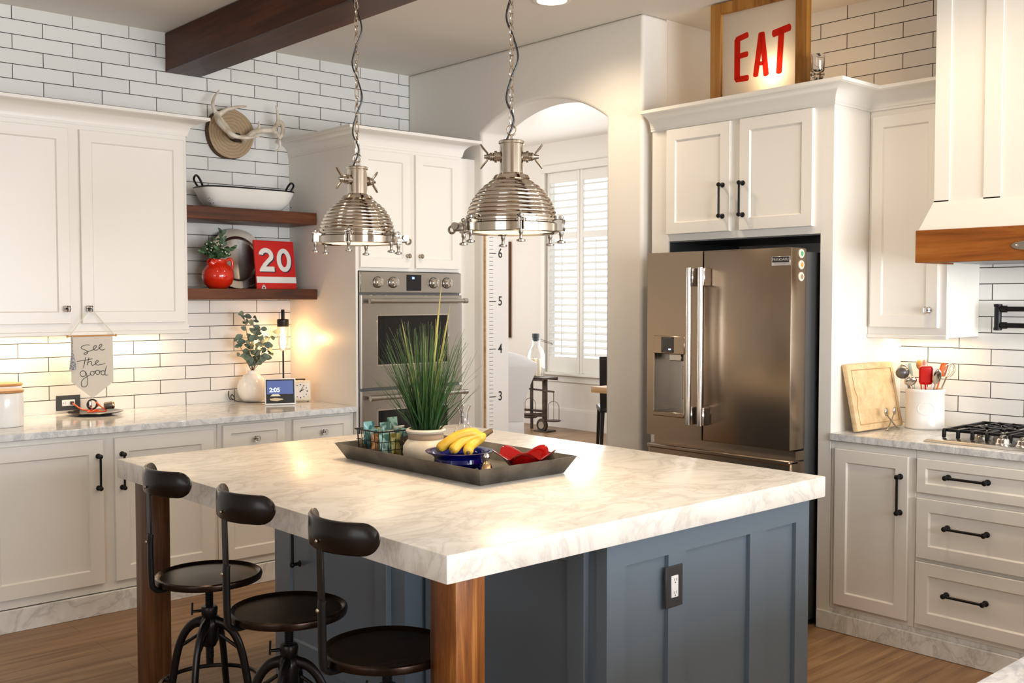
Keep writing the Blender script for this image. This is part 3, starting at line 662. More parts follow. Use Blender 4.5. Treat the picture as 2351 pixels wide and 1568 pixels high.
# ------------------------------------------------------------ bar stools (built at the origin, facing +x)
def stool():
    t = thing('bar_stool', 'x', 'bar stool', (0,0,0), 'industrial stools along the island')
    H = .606
    part('seat', MB().lathe([(.001, H-.014), (.150, H-.012), (.166, H-.018), (.174, H-.016), (.177, H-.005), (.175, H+.003), (.169, H+.006), (.163, H+.003), (.158, H-.002), (.08, H-.0015), (.001, H-.001)], (0,0,0), 56), 'stoolb', t)
    mb = MB(); prof = [(.012, .30)]
    z = .32
    while z < H-.016: prof += [(.0125, z), (.0145, z+.0025), (.0125, z+.005)]; z += .006
    prof.append((.0125, H-.014)); mb.lathe(prof, (0,0,0), 16); mb.lathe([(.05, H-.022), (.05, H-.014)], (0,0,0), 20)
    part('screw', mb, 'black', t)
    # cast hub
    mb = MB().lathe([(.02, .36), (.03, .38), (.028, .405), (.034, .43), (.030, .45), (.022, .46), (.026, .468), (.028, .49), (.025, .497), (.015, .498)], (0,0,0), 24)
    mb.cyl((-.02, .01, .482), (-.052, .022, .482), .005); mb.cyl((-.052, .022, .47), (-.050, .022, .512), .0035)
    hub = part('hub', mb, 'stool', t)
    rv = MB()
    for k in range(4):
        a = pi/4+k*pi/2
        def P(r, z): return (r*cos(a), r*sin(a), z)
        pts = spline([P(.018, .445), P(.06, .432), P(.095, .39), P(.118, .32), P(.14, .2), P(.175, .06), P(.205, .006)], 5)
        n = len(pts); r = [.019-.005*min(1, i/8) for i in range(n)]
        lg = part('leg', MB().tube(pts, r, 10, flat=(1., .8)), 'stool', t)
        part('foot', MB().lathe([(.001, 0), (.016, 0), (.018, .006), (.012, .014)], P(.205, 0), 14), 'black', lg)
        for q, z in ((.05, .449), (.085, .418)): rv.ball(P(q, z), .006, 8)
        rv.cyl(P(.036, .40), P(.095, .36), .006, n=8)
    part('rivets', rv, 'stool', hub)
    mb = MB().torus((0,0,.235), .165, .0075, n=48)
    for k in range(4):
        a = pi/4+k*pi/2; mb.cyl((.133*cos(a), .133*sin(a), .235), (.165*cos(a), .165*sin(a), .235), .006)
    part('foot_ring', mb, 'stool', t)
    # back support: thick cast bracket, flat bar, curved back
    mb = MB()
    pts = [(-.10, 0, H-.022), (-.165, 0, H-.026), (-.188, 0, H-.018), (-.196, 0, H+.01), (-.198, 0, H+.14), (-.196, 0, H+.165)]
    mb.tube(spline(pts, 5), .017, 12, flat=(.55, 1.), up=(1,0,0)); part('bracket', mb, 'black', t)
    mb = MB().hexa([(-.200,-.016,H+.02),(-.192,-.016,H+.02),(-.192,.016,H+.02),(-.200,.016,H+.02),(-.206,-.015,H+.365),(-.200,-.015,H+.365),(-.200,.015,H+.365),(-.206,.015,H+.365)], .002)
    bp = part('back_post', mb, 'stool', t)
    part('bolt', MB().ball((-.210, 0, H+.14), .006, 8).ball((-.212, 0, H+.32), .005, 8), 'chromed', bp)
    zc = H+.337; mb = MB(); n = 36; rs = []
    Rb, th = .185, R(56)
    for i in range(n+1):
        f = sin(pi/2*(i/n*2-1)); a = f*th; hh = .042*math.sqrt(max(0.004, 1-(max(0, abs(f)-.74)/.26)**2))
        x = -.014-Rb*cos(a); y = Rb*sin(a); o = V((-cos(a), sin(a), 0)); c = V((x, y, zc))
        t_ = .0085
        rs.append([c+o*t_*.35+V((0,0,hh)), c+o*t_+V((0,0,hh*.86)), c+o*t_*1.15+V((0,0,0)), c+o*t_-V((0,0,hh*.86)), c+o*t_*.35-V((0,0,hh)), c-o*t_*.35-V((0,0,hh)), c-o*t_*.4+V((0,0,0)), c-o*t_*.35+V((0,0,hh))])
    mb.rings(rs); part('backrest', mb, mat('dark_backrest', (.006, .0028, .002), .26, Specular_IOR_Level=.35), t, ang=60)
    return t
s0 = stool()
SP = [(1.575, 3.285, 0, 'bar stool in front of the dark far island leg, farthest of the three', R(-3)), (1.575, 2.755, 0, 'middle bar stool with brown glossy seat in front of the island handle', R(-2)), (1.605, 2.287, 0, 'nearest bar stool, half hidden behind the amber wooden island leg', R(-2))]
for i, (x, y, z, l, rz) in enumerate(SP):
    if i:
        c_ = dup(s0, (x, y, z), rz, l)
        if i == 2:
            for k_ in c_.children:
                if k_.name.split('.')[0] in ('seat', 'screw', 'bracket', 'back_post', 'backrest'): k_.location.z -= .008
    else: first = (x, y, z, l, rz)
s0.location = first[:3]; s0.rotation_euler = (0, 0, first[4]); s0['label'] = first[3]

# ------------------------------------------------------------ pendants
def pendant(x, y, zr, rot, label):
    t = thing('pendant_lamp', label, 'pendant lamp', (x, y, zr), 'ribbed nautical pendants over the island'); c = (x, y, zr)
    prof = [(.150, .038), (.154, .050)]
    base = [(.050, .154), (.082, .147), (.112, .134), (.141, .115), (.163, .091), (.184, .061)]
    def rad(z):
        for (z0, r0), (z1, r1) in zip(base, base[1:]):
            if z <= z1: return r0+(r1-r0)*(z-z0)/(z1-z0)
        return base[-1][1]
    N_ = 9; zs = [.050+.134*i/(N_*6) for i in range(N_*6+1)]
    for i, z in enumerate(zs):
        ph = (i % 6)/6; r = rad(z)+.0042*abs(sin(pi*ph)); prof.append((r, z))
    prof += [(.066, .186), (.062, .192), (.058, .198), (.044, .203), (.0405, .206), (.0405, .300), (.0405, .304), (.0445, .306), (.0445, .314), (.040, .317), (.001, .317)]
    sh = part('shade', MB().lathe(prof, c, 64, cap=(False, False)), 'chrome', t, ang=28)
    part('shade_lining', MB().lathe([(.148, .04), (.150, .05), (.130, .11), (.085, .16), (.03, .185), (.001, .187)], c, 40, cap=(False, False)), 'cab', sh)
    part('rim_ring', MB().rings([[(x+r*cos(a), y+r*sin(a), zr+z) for a in (2*pi*k/64 for k in range(64))] for r, z in ((.150, .004), (.160, .0), (.166, .003), (.166, .030), (.160, .034), (.156, .035), (.156, .038), (.165, .040), (.165, .047), (.152, .051), (.148, .046))], cap=(False, False)), 'chrome', t, ang=30)
    part('lamp_glass', MB().lathe([(.151, .008), (.12, .004), (.06, .001), (.001, 0)], c, 48, cap=(False, False)), 'frost', t)
    q = Matrix.Translation(V(c)) @ Matrix.Rotation(rot, 4, 'Z')
    for k in range(6):
        m = q @ Matrix.Rotation(k*pi/3, 4, 'Z'); mb = MB()
        big = (k == 0)
        if big:
            mb.box(.158, .215, -.014, .014, .012, .036, .005, 2); mb.cyl((.205, -.02, .03), (.205, .02, .03), .013, n=16); mb.torus((.222, 0, .018), .012, .0045, (0,1,0), 16, 8)
        mb.box(.150, .190, -.012, -.005, .004, .044, .002); mb.box(.150, .190, .005, .012, .004, .044, .002)
        mb.cyl((.182, -.016, .036), (.182, .016, .036), .0055, n=10)
        mb.cyl((.178, 0, .046), (.178, 0, -.026), .0042, n=10); mb.lathe([(.002, .058), (.009, .054), (.009, .046), (.004, .044)], (.178, 0, 0), 12)
        mb.lathe([(.008, .004), (.008, -.008), (.0055, -.012), (.0055, -.026), (.015, -.030), (.015, -.036), (.004, -.038)], (.178, 0, 0), 16)
        mb.xf(m); part('rim_clamp', mb, 'clamp', t)
    for s in (0, pi):
        m = q @ Matrix.Rotation(s+.35, 4, 'Z'); mb = MB()
        mb.lathe([(.016, .036), (.016, .05), (.020, .05), (.020, .058), (.014, .060), (.016, .064), (.013, .067), (.016, .071), (.012, .074), (.009, .08), (.006, .094)], (0, 0, .262), 18, (1, 0, 0))
        for zz in (1, -1):
            mb.tube([(.078, 0, .262), (.084, 0, .262+zz*.014), (.098, 0, .262+zz*.030), (.106, 0, .262+zz*.042)], [.006, .007, .0085, .006], 10, flat=(1, .5), up=(0,1,0))
        mb.xf(m); part('wing_nut', mb, 'chromed', t)
    # hook, chain and cord up to the ceiling
    mb = MB().cyl((x, y, zr+.317), (x, y, zr+.335), .004, n=8)
    mb.torus((x, y, zr+.352), .016, .0032, (0.5, 1, 0), 20, 8)
    z = zr+.366; k = 0; hc = MB()
    mb.tube([V((x, y, z+.034))+V((.0095*cos(a), 0, .030*sin(a))) for a in (2*pi*i/16 for i in range(16))], .0026, 8, loop=True, up=(0,1,0))
    z += .058
    part('hook', mb, 'chrome', t)
    mb = MB()
    while z < HC-.02:
        ax = k % 2
        L_ = .021
        pts = []
        for i in range(18):
            a = 2*pi*i/18; u = .0105*cos(a); w = L_*sin(a)*1.05
            pts.append((x+(u if ax else u*.35), y+(u*.35 if ax else u), z+L_-.004+w))
        mb.tube(pts, .0024, 6, loop=True, up=(.2, 1, 0) if ax else (1, .2, 0)); z += .0355; k += 1
    part('chain', mb, 'chrome', t)
    pts = []; n = 15
    for i in range(n):
        f = i/(n-1); zz = zr+.317+(HC-zr-.33)*f
        a = i*2.1+rot*3; rr = .005 if i % 2 else .020
        pts.append((x+.67*rr*(1 if i % 4 < 2 else -1), y-.74*rr*(1 if i % 4 < 2 else -1)-.004, zz))
    pts[0] = (x-.012, y+.014, zr+.316)
    part('cord', MB().tube(spline(pts, 6), .0034, 8), 'blackp', t)
    part('ceiling_cap', MB().lathe([(.001, -.03), (.02, -.028), (.06, -.012), (.065, -.001)], (x, y, HC), 32), 'chrome', t)
    l = bpy.data.lights.new('pendant_bulb', 'SPOT'); l.energy = 22; l.color = (1., .73, .45); l.shadow_soft_size = .08; l.spot_size = R(128); l.spot_blend = .7
    o = bpy.data.objects.new('pendant_bulb', l); COL.objects.link(o); o.location = (x, y, zr-.045)
pendant(2.40, 3.614, 1.762, R(-15), 'farther ribbed nickel pendant lamp hanging on a chain before the oven cabinet')
pendant(2.40, 2.668, 1.762, R(118), 'nearer ribbed nickel pendant lamp hanging on a chain before the archway')
# ------------------------------------------------------------ tray and what it holds
T = .915
c0 = V((2.232, 3.432)); c1 = V((2.228, 2.625)); c2 = V((2.615, 2.625)); c3 = V((2.615, 3.432))
t = thing('serving_tray', 'long dark metal tray with flared sides on the island top', 'tray', (2.42, 3.03, T))
def rect(x0, x1, y0, y1, z): return [(x0, y0, z), (x1, y0, z), (x1, y1, z), (x0, y1, z)]
B = (2.225, 2.615, 2.628, 3.435)
def rr(g, z): return rect(B[0]-g, B[1]+g, B[2]-g, B[3]+g, z)
part('basin', MB().rings([rr(0, T+.001), rr(.034, T+.062), rr(.037, T+.062), rr(.034, T+.060), rr(.0305, T+.060), rr(-.004, T+.005)]), 'tray', t, smooth=False)
TZ = T+.0055
# wire basket with snack packets
t = thing('wire_basket', 'small black wire basket filled with teal snack packets on the tray', 'basket', (2.36, 3.36, TZ))
bx0, bx1, by0, by1, bz0, bz1 = 2.282, 2.442, 3.285, 3.430, TZ+.002, TZ+.108
mb = MB()
for z in (bz0, bz0+.033, bz0+.066, bz1):
    g = .012*(z-bz0)/.1; r = .0028 if z == bz1 else .0015
    mb.tube([(bx0-g, by0-g, z), (bx1+g, by0-g, z), (bx1+g, by1+g, z), (bx0-g, by1+g, z)], r, 6, loop=True)
n = 6
for i in range(n):
    f = i/(n-1); g = .012
    for (a, b) in (((bx0+(bx1-bx0)*f, by0), (0, -g)), ((bx0+(bx1-bx0)*f, by1), (0, g)), ((bx0, by0+(by1-by0)*f), (-g, 0)), ((bx1, by0+(by1-by0)*f), (g, 0))):
        mb.tube([(a[0], a[1], bz0), (a[0]+b[0], a[1]+b[1], bz1)], .0015, 6)
    mb.cyl((bx0+(bx1-bx0)*f, by0, bz0), (bx0+(bx1-bx0)*f, by1, bz0), .0015, n=6); mb.cyl((bx0, by0+(by1-by0)*f, bz0), (bx1, by0+(by1-by0)*f, bz0), .0015, n=6)
part('wire_frame', mb, 'black', t)
tg = part('name_tag', MB().box(2.365, 2.437, by0-.013, by0-.010, TZ+.050, TZ+.084, .001), 'blackp', t)
part('tag_border', MB().torus((2.401, by0-.0135, TZ+.067), .020, .0012, (0,1,0), 28, 6, (1.25, .42)), 'brass', tg)
packs = [('packteal', (.05, .24, .21)), ('packsea', (.14, .36, .29)), ('packyel', (.50, .44, .05)), ('packor', (.68, .24, .02)), ('packwh', (.62, .60, .50)), ('packaqua', (.07, .33, .33))]
for k, c in packs: M[k] = noisy(mat(k, c, .3), tuple(x*.45 for x in c), tuple(min(.8, x*.9+.16) for x in c), (38, 38, 38), lo=.47, hi=.53, detail=1.5)
names = {'packteal': 'dark teal', 'packsea': 'sea green', 'packyel': 'yellow green', 'packor': 'orange', 'packwh': 'off white', 'packaqua': 'aqua'}
def packet(k, c, r, tilt, w, h, where):
    mb = MB(); rows = []; n = 8
    for i in range(n+1):
        v = i/n*2-1; th = .009*max(.06, (1-v*v)**.6); row = []
        for s in (1, -1):
            rng = range(7) if s > 0 else range(6, -1, -1)
            for j in rng:
                u = j/6*2-1; row.append(V((w/2*u, s*th*max(.05, (1-u*u)**.5)+.0006*s, h/2*v)))
        rows.append(row)
    mb.rings(rows); mb.xf(Matrix.Translation(V(c)) @ Matrix.Rotation(r, 4, 'Z') @ Matrix.Rotation(tilt, 4, 'X'))
    o = part('snack_packet', mb, k, ang=60)
    tag(o, names[k]+' snack packet '+where, 'snack packet', 'snack packets in the wire basket')
lays = [('packsea', 2.325, 3.262, .05, 'standing against the near left side of the wire basket'), ('packyel', 2.385, 3.262, .044, 'facing out low in the middle of the basket front'), ('packteal', 2.445, 3.262, .047, 'behind the black name tag of the basket'),
        ('packor', 2.315, 3.305, .046, 'second row at the left of the basket'), ('packwh', 2.375, 3.305, .054, 'second row in the middle of the basket'), ('packaqua', 2.440, 3.305, .056, 'second row at the right of the basket'),
        ('packteal', 2.320, 3.350, .060, 'third row at the left of the basket'), ('packsea', 2.385, 3.348, .082, 'poking up from the centre of the basket'), ('packwh', 2.450, 3.350, .064, 'third row at the right of the basket'),
        ('packaqua', 2.325, 3.392, .086, 'sticking up from the back left of the basket'), ('packyel', 2.385, 3.390, .060, 'back row in the middle of the basket'), ('packsea', 2.445, 3.390, .095, 'sticking up highest at the back right of the basket')]
for i, (k, x, y, z, w) in enumerate(lays): packet(k, (2.302+(x-2.315)*.93, 3.303+(y-3.262)*.80, TZ+z+.006), random.uniform(-.12, .12), random.uniform(-.16, .16), .051, .088, w)
# grass in a cream stoneware pot
gx, gy = 2.412, 3.172
t = thing('potted_grass', 'tall ornamental grass in a cream stoneware pot with taupe band', 'potted plant', (gx, gy, TZ))
part('pot', MB().lathe([(.070, 0), (.082, .006), (.088, .03), (.087, .056), (.076, .074), (.067, .082), (.066, .104), (.074, .108), (.077, .116), (.073, .122), (.064, .122), (.060, .105), (.001, .10)], (gx, gy, TZ), 48), 'stone', t)
part('glaze_band', MB().lathe([(.0675, .083), (.0685, .086), (.0685, .102), (.0665, .105)], (gx, gy, TZ), 48, cap=(False, False)), 'taupe', t)
def blades(n, hmin, hmax, wid, spread, rnd, r0=.045):
    mb = MB()
    for i in range(n):
        a = rnd.uniform(0, 2*pi); rr_ = r0*math.sqrt(rnd.random()); h = rnd.uniform(hmin, hmax); lean = rnd.uniform(.05, 1)*spread*(1-.3*(h-hmin)/(hmax-hmin+1e-6)); cv = rnd.uniform(.6, 2.6)
        az = a+rnd.uniform(-.5, .5); tw = rnd.uniform(0, pi); p0 = V((gx+rr_*cos(a), gy+rr_*sin(a), TZ+.10)); w = wid*rnd.uniform(.6, 1.2); rows = []
        for j in range(9):
            f = j/8; c = p0+V((cos(az), sin(az), 0))*lean*(f*.45+f**cv*.55)+V((0, 0, h*(f-.10*lean/spread*f*f)))
            s = V((cos(tw), sin(tw), 0))*w*(1-f)**.55*.5 if f < 1 else V((.0002, 0, 0)); s = s*(.6+.4*min(1, f*5))
            nrm = V((-sin(tw), cos(tw), 0))*.0006
            rows.append([c-s, c+nrm, c+s, c-nrm])
        mb.rings(rows)
    return mb
rn = random.Random(5)
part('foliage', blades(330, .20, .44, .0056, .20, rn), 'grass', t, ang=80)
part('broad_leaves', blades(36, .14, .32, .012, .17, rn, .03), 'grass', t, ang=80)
mb = blades(7, .30, .45, .0055, .14, rn)
for (dx, dy, h, l) in ((.03, -.03, .60, .05), (-.05, .035, .44, .06), (.045, -.045, .50, .04)):
    rows = []
    for j in range(13):
        f = j/12; c = V((gx+.3*dx, gy+.3*dy, TZ+.1))+V((dx*1.2*f**1.2, dy*1.2*f**1.2, h*f)); s = V((.70, -.70, 0))*.008*(1-f)**.6; rows.append([c-s, c+V((.001, .001, 0)), c+s, c-V((.001, .001, 0))])
    mb.rings(rows)
part('dry_blades', mb, 'straw', t, ang=80)
# blue bowl and bananas
bx, by = 2.37, 2.918
t = thing('blue_bowl', 'round cobalt blue glass bowl holding bananas on the tray', 'bowl', (bx, by, TZ))
part('bowl', MB().lathe([(.001, .001), (.05, 0), (.080, .012), (.093, .030), (.090, .044), (.100, .056), (.122, .066), (.124, .069), (.120, .070), (.096, .061), (.083, .047), (.086, .032), (.073, .017), (.045, .008), (.001, .008)], (bx, by, TZ), 56), 'bluegl', t)
for k in range(4):
    a = k*pi/2+.5; part('foot', MB().ball((bx+.085*cos(a), by+.085*sin(a), TZ+.014), .014, 14), 'bluegl', t)
t = thing('banana_bunch', 'bunch of ripe yellow bananas lying in the blue glass bowl', 'bananas', (bx, by, TZ+.06))
cr = V((2.452, 2.862, TZ+.128))
spec = [((2.330, 2.992, TZ+.072), .012, .030), ((2.292, 2.942, TZ+.076), .026, .010), ((2.312, 2.890, TZ+.072), .014, -.016), ((2.352, 2.845, TZ+.070), -.004, -.030)]
for (e, up, sd) in spec:
    e = V(e); d = e-cr; perp = V((-d.y, d.x, 0)).normalized()
    pts = spline([cr, cr+d*.14+V((0,0,.004)), cr+d*.35+V((0,0,up*.9))+perp*sd*.6, cr+d*.65+V((0,0,up))+perp*sd*.8, cr+d*.9+V((0,0,up*.35))+perp*sd*.3, e], 5)
    n = len(pts); rad = []
    for i in range(n):
        f = i/(n-1); rad.append(.0065 if f < .12 else .0065+.0165*min(1, (f-.12)/.16) if f < .28 else .023*math.sqrt(max(.06, 1-max(0, (f-.78)/.22)**2)))
    bn = part('banana', MB().tube(pts, rad, 6), 'banana', t, ang=75)
    sub = bn.modifiers.new('round', 'SUBSURF'); sub.levels = sub.render_levels = 1
    part('tip', MB().ball(e, .0075, 10), 'bananatip', bn)
part('stem', MB().tube([cr+V((-.012,0,-.004)), cr+V((.012, -.002, .006)), cr+V((.022, -.004, .010))], [.012, .010, .009], 10), 'bananatip', t)
# ruby leaf bowl, bell, oil bottle, jar, small dark jar
rx, ry = 2.525, 2.738
t = thing('red_bowl', 'wavy edged ruby red glass bowl at the right end of the tray', 'bowl', (rx, ry, TZ))
n = 72; 
def wav(r, z, k, inn=0): 
    out = []
    for i in range(n):
        a = 2*pi*i/n; q_ = abs(cos(2.5*(a-.25)))**1.6; out.append((rx+(r+k*.026*q_)*cos(a), ry+(r+k*.026*q_)*sin(a)*.9, TZ+z+k*.030*q_-k*.002))
    return out
part('bowl', MB().rings([wav(.030, 0, 0), wav(.045, .004, 0), wav(.062, .024, .15), wav(.082, .042, .6), wav(.098, .050, 1.), wav(.099, .052, 1.), wav(.093, .051, 1.), wav(.078, .044, .6), wav(.058, .028, .15), wav(.04, .010, 0), wav(.02, .008, 0)]), 'redgl', t)
ax_, ay_ = 2.352, 2.745
t = thing('hand_bell', 'small antique brass bell on the tray between the two bowls', 'bell', (ax_, ay_, TZ))
part('bell', MB().lathe([(.031, 0), (.033, .002), (.032, .007), (.023, .018), (.019, .033), (.015, .043), (.006, .049), (.001, .049)], (ax_, ay_, TZ), 32, cap=(False, False)), 'brass', t)
part('finial', MB().lathe([(.004, .048), (.005, .054), (.011, .061), (.012, .068), (.008, .076), (.001, .079)], (ax_, ay_, TZ), 20), 'steelc', t)
tx, ty = 2.60, 3.03
t = thing('candle_jar', 'dark lidded jar standing behind the bananas on the tray', 'jar', (2.572, 3.165, TZ))
part('jar', MB().lathe([(.030, 0), (.033, .004), (.033, .05), (.030, .058)], (2.572, 3.165, TZ), 28), mat('smoked_glass', (.05, .045, .04), .1), t)
part('lid', MB().lathe([(.036, .058), (.036, .070), (.034, .086), (.030, .088), (.001, .088)], (2.572, 3.165, TZ), 28), mat('grey_lid', (.10, .10, .09), .4), t)
t = thing('glass_carafe', 'clear flared neck glass carafe behind the grass pot', 'carafe', (2.73, 3.33, T))
part('bottle', MB().lathe([(.035, .001), (.05, .01), (.052, .05), (.036, .085), (.020, .105), (.016, .13), (.018, .155), (.030, .182), (.0275, .182), (.0165, .155), (.0145, .13), (.018, .107), (.034, .086), (.049, .05), (.047, .012), (.001, .006)], (2.73, 3.33, T), 36), 'crystal', t)

# ------------------------------------------------------------ left counter items
Z = .921
def canister(x, y, r, h, label):
    t = thing('canister', label, 'canister', (x, y, Z))
    part('body', MB().lathe([(r*.97, 0), (r, .004), (r, h-.004), (r*.98, h), (.001, h)], (x, y, Z), 40), 'white', t)
    part('lid', MB().lathe([(r*.96, h+.001), (r*1.03, h+.002), (r*1.04, h+.010), (r*1.01, h+.013), (.001, h+.013)], (x, y, Z), 40), 'bamboo', t)
canister(1.538, 5.40, .088, .163, 'white ceramic canister with a wooden lid nearest the worktop edge')
canister(1.62, 5.68, .085, .175, 'white ceramic canister with a wooden lid behind the nearer canister')
cx, cy = 2.06, 5.625
t = thing('plate', 'dark glossy plate with cord and watch strap lying on the left worktop', 'plate', (cx, cy, Z)); t['label'] = 'dark glossy round plate lying on the left worktop below the banner'
part('dish', MB().lathe([(.001, .001), (.08, 0), (.14, .014), (.142, .016), (.138, .018), (.08, .005), (.001, .004)], (cx, cy, Z), 48), mat('black_glaze', (.02, .014, .012), .08), t)
t = thing('charger_cord', 'orange charging cord running from the outlet into the dark plate', 'cord', (2.0, 5.7, Z))
part('cable', MB().tube(spline([(1.995, 5.788, .975), (2.0, 5.76, .968), (2.02, 5.72, .945), (2.05, 5.68, .938), (2.09, 5.63, .940), (2.06, 5.60, .938), (2.02, 5.62, .937), (2.05, 5.65, .945), (2.09, 5.66, .965), (2.07, 5.64, .985), (2.09, 5.62, .960), (2.11, 5.60, .940), (2.08, 5.58, .938), (2.04, 5.60, .942), (2.07, 5.63, .946)], 7), .0035, 8), 'cordo', t)
part('plug', MB().box(1.986, 2.004, 5.778, 5.792, .966, .984, .002), 'blackp', t)
t = thing('smartwatch', 'small black watch with looped strap standing on the dark plate', 'watch', (2.06, 5.64, Z))
part('strap', MB().torus((2.055, 5.655, .973), .026, .005, (.35, 1, 0), 28, 8, (.9, 1.)), 'blackp', t)
part('watch_case', MB().box(2.036, 2.050, 5.64, 5.668, .955, .992, .004, 2), 'steelc', t)
t = thing('salt_grinder', 'small dark cup lying on its side on the dark plate', 'cup', (2.13, 5.60, Z)); t.name = 'ornament_cup'
part('cup', MB().lathe([(.016, 0), (.019, .004), (.020, .045), (.017, .049), (.001, .049)], (2.10, 5.60, .965), 24, (1, -.1, .1)), mat('grey_cup', (.07, .06, .055), .3), t)
part('band', MB().lathe([(.0205, .036), (.0215, .038), (.0215, .046), (.020, .048)], (2.10, 5.60, .965), 24, (1, -.1, .1)), 'brass', t)
# banner on the cabinet knob
by_ = 5.402
t = thing('banner', 'cream cloth pennant reading see the good, hung from a cabinet knob', 'banner', (1.965, by_, 1.2))
A = [(1.862, 1.352), (2.074, 1.352), (2.074, 1.108), (1.966, 1.030), (1.862, 1.118)]
part('cloth', MB().prism([(x, by_, z) for x, z in A], (0, .002, 0)), 'linen', t, smooth=False)
part('dowel', MB().cyl((1.848, by_, 1.350), (2.088, by_, 1.350), .004, n=10).ball((1.846, by_, 1.350), .007, 8).ball((2.090, by_, 1.350), .007, 8), 'bamboo', t)
part('hanging_cord', MB().tube([(1.855, by_-.003, 1.352), (1.956, by_-.002, 1.483), (1.963, by_-.002, 1.492), (1.970, by_-.002, 1.483), (2.082, by_-.003, 1.352)], .0022, 6), 'string', t)
def script(strokes, x0, z0, s, r=.0016):
    mb = MB()
    for st_ in strokes: mb.tube(spline([(x0+p[0]*s, by_-.0012, z0-p[1]*s) for p in st_], 5), r, 6, flat=(.5, 1.) if 0 else None)
    return mb
# letter strokes measured in a 433 x 510 grid (x right, y down)
K = .212/400.
def ring_(cx_, cy_, r_, a0=-60): return [(cx_+r_*cos(R(a0-k*40)), cy_+r_*1.05*sin(R(a0-k*40))) for k in range(10)]
S_see = [[(178,94),(142,90),(102,104),(97,122),(125,136),(152,150),(156,168),(134,182),(120,174),(150,158),(200,142),(224,128),(240,110),(232,98),(217,106),(211,124),(222,142),(246,142),(268,126),(284,112),(294,96),(285,86),(271,96),(266,118),(280,140),(302,144),(320,134)]]
S_the = [[(55,246),(120,238),(200,226)],[(136,208),(128,245),(118,290),(114,312)],[(168,212),(158,248),(148,288)],[(148,288),(152,270),(168,254),(186,250),(192,266),(192,284),(208,288),(238,270),(256,254),(250,242),(236,248),(228,268),(240,286),(268,288),(322,276)]]
S_good = [ring_(108,366,27,-20),[(136,348),(146,400),(150,450),(140,485),(115,496),(92,480),(92,446),(115,415),(150,394),(176,380)],ring_(196,366,19),ring_(248,360,20),[(206,352),(230,346)],ring_(300,366,20),[(334,300),(324,340),(318,375),(328,392),(346,388)],[(262,346),(284,350)]]
def place(st_): return [[(p[0], p[1]) for p in s_] for s_ in st_]
part('lettering', script(place(S_see)+place(S_the)+place(S_good), 1.862, 1.352, K, .0014), 'ink', t)
mb = MB().tube([(1.868, by_-.004, 1.352), (1.867, by_-.004, 1.262)], .0022, 6)
mb.lathe([(.004, .03), (.008, .022), (.007, .018), (.010, .004), (.0135, -.02), (.017, -.052), (.001, -.052)], (1.865, by_-.012, 1.232), 20)
part('tassel', mb, 'tassel', t)

# vase with eucalyptus
vx, vy = 3.02, 5.70
t = thing('eucalyptus_vase', 'round white vase holding eucalyptus sprigs in the left corner', 'vase', (vx, vy, Z))
part('vase', MB().lathe([(.030, 0), (.055, .006), (.077, .03), (.088, .065), (.088, .095), (.077, .13), (.052, .160), (.030, .172), (.026, .182), (.029, .190), (.025, .190), (.022, .18), (.001, .17)], (vx, vy-.01, Z), 48), 'white', t)
def leaf(mb, c, d, n_, L_, W_, cup=.15):
    d = V(d).normalized(); n_ = V(n_); n_ = (n_-d*n_.dot(d)).normalized(); s = d.cross(n_)
    rows = []
    for i in range(7):
        f = i/6; w = W_*.5*math.sin(pi*min(.97, max(.03, f)))**.7; cc = V(c)+d*L_*f+n_*cup*L_*math.sin(pi*f)*.4
        rows.append([cc-s*w+n_*w*.25, cc+n_*.0004, cc+s*w+n_*w*.25, cc-n_*.0006])
    mb.rings(rows)
rn = random.Random(11)
st_m, lf = MB(), MB()
sprigs = [((-.06,-.01,.36)), ((.0,-.02,.33)), ((-.12,-.02,.20)), ((.13,-.02,.24)), ((-.05,-.06,.20)), ((.06,-.05,.18)), ((-.10,-.03,.10)), ((.02,-.07,.26)), ((.11,-.05,.12)), ((.03,-.08,.10)), ((-.02,-.09,.13))]
for sp in sprigs:
    b0 = V((vx, vy-.01, Z+.18)); e = b0+V(sp); mid = (b0+e)/2+V((sp[0]*.1, -.01, .03)); pts = spline([b0, mid, e], 8); st_m.tube(pts, .0018, 6)
    nl = int(4+V(sp).length*22)
    for i in range(nl):
        f = .25+.75*i/(nl-1); p = pts[min(len(pts)-1, int(f*(len(pts)-1)))]; a = rn.uniform(0, 2*pi)
        d = V((cos(a), -.35*abs(sin(a))-.05, rn.uniform(-.35, .8))); sz = rn.uniform(.030, .052)
        leaf(lf, p, d, V((rn.uniform(-.5,.5), -1, rn.uniform(-.3,.6))), sz, sz*.72)
part('stems', st_m, 'stem', t); part('leaves', lf, 'euca', t, ang=60)
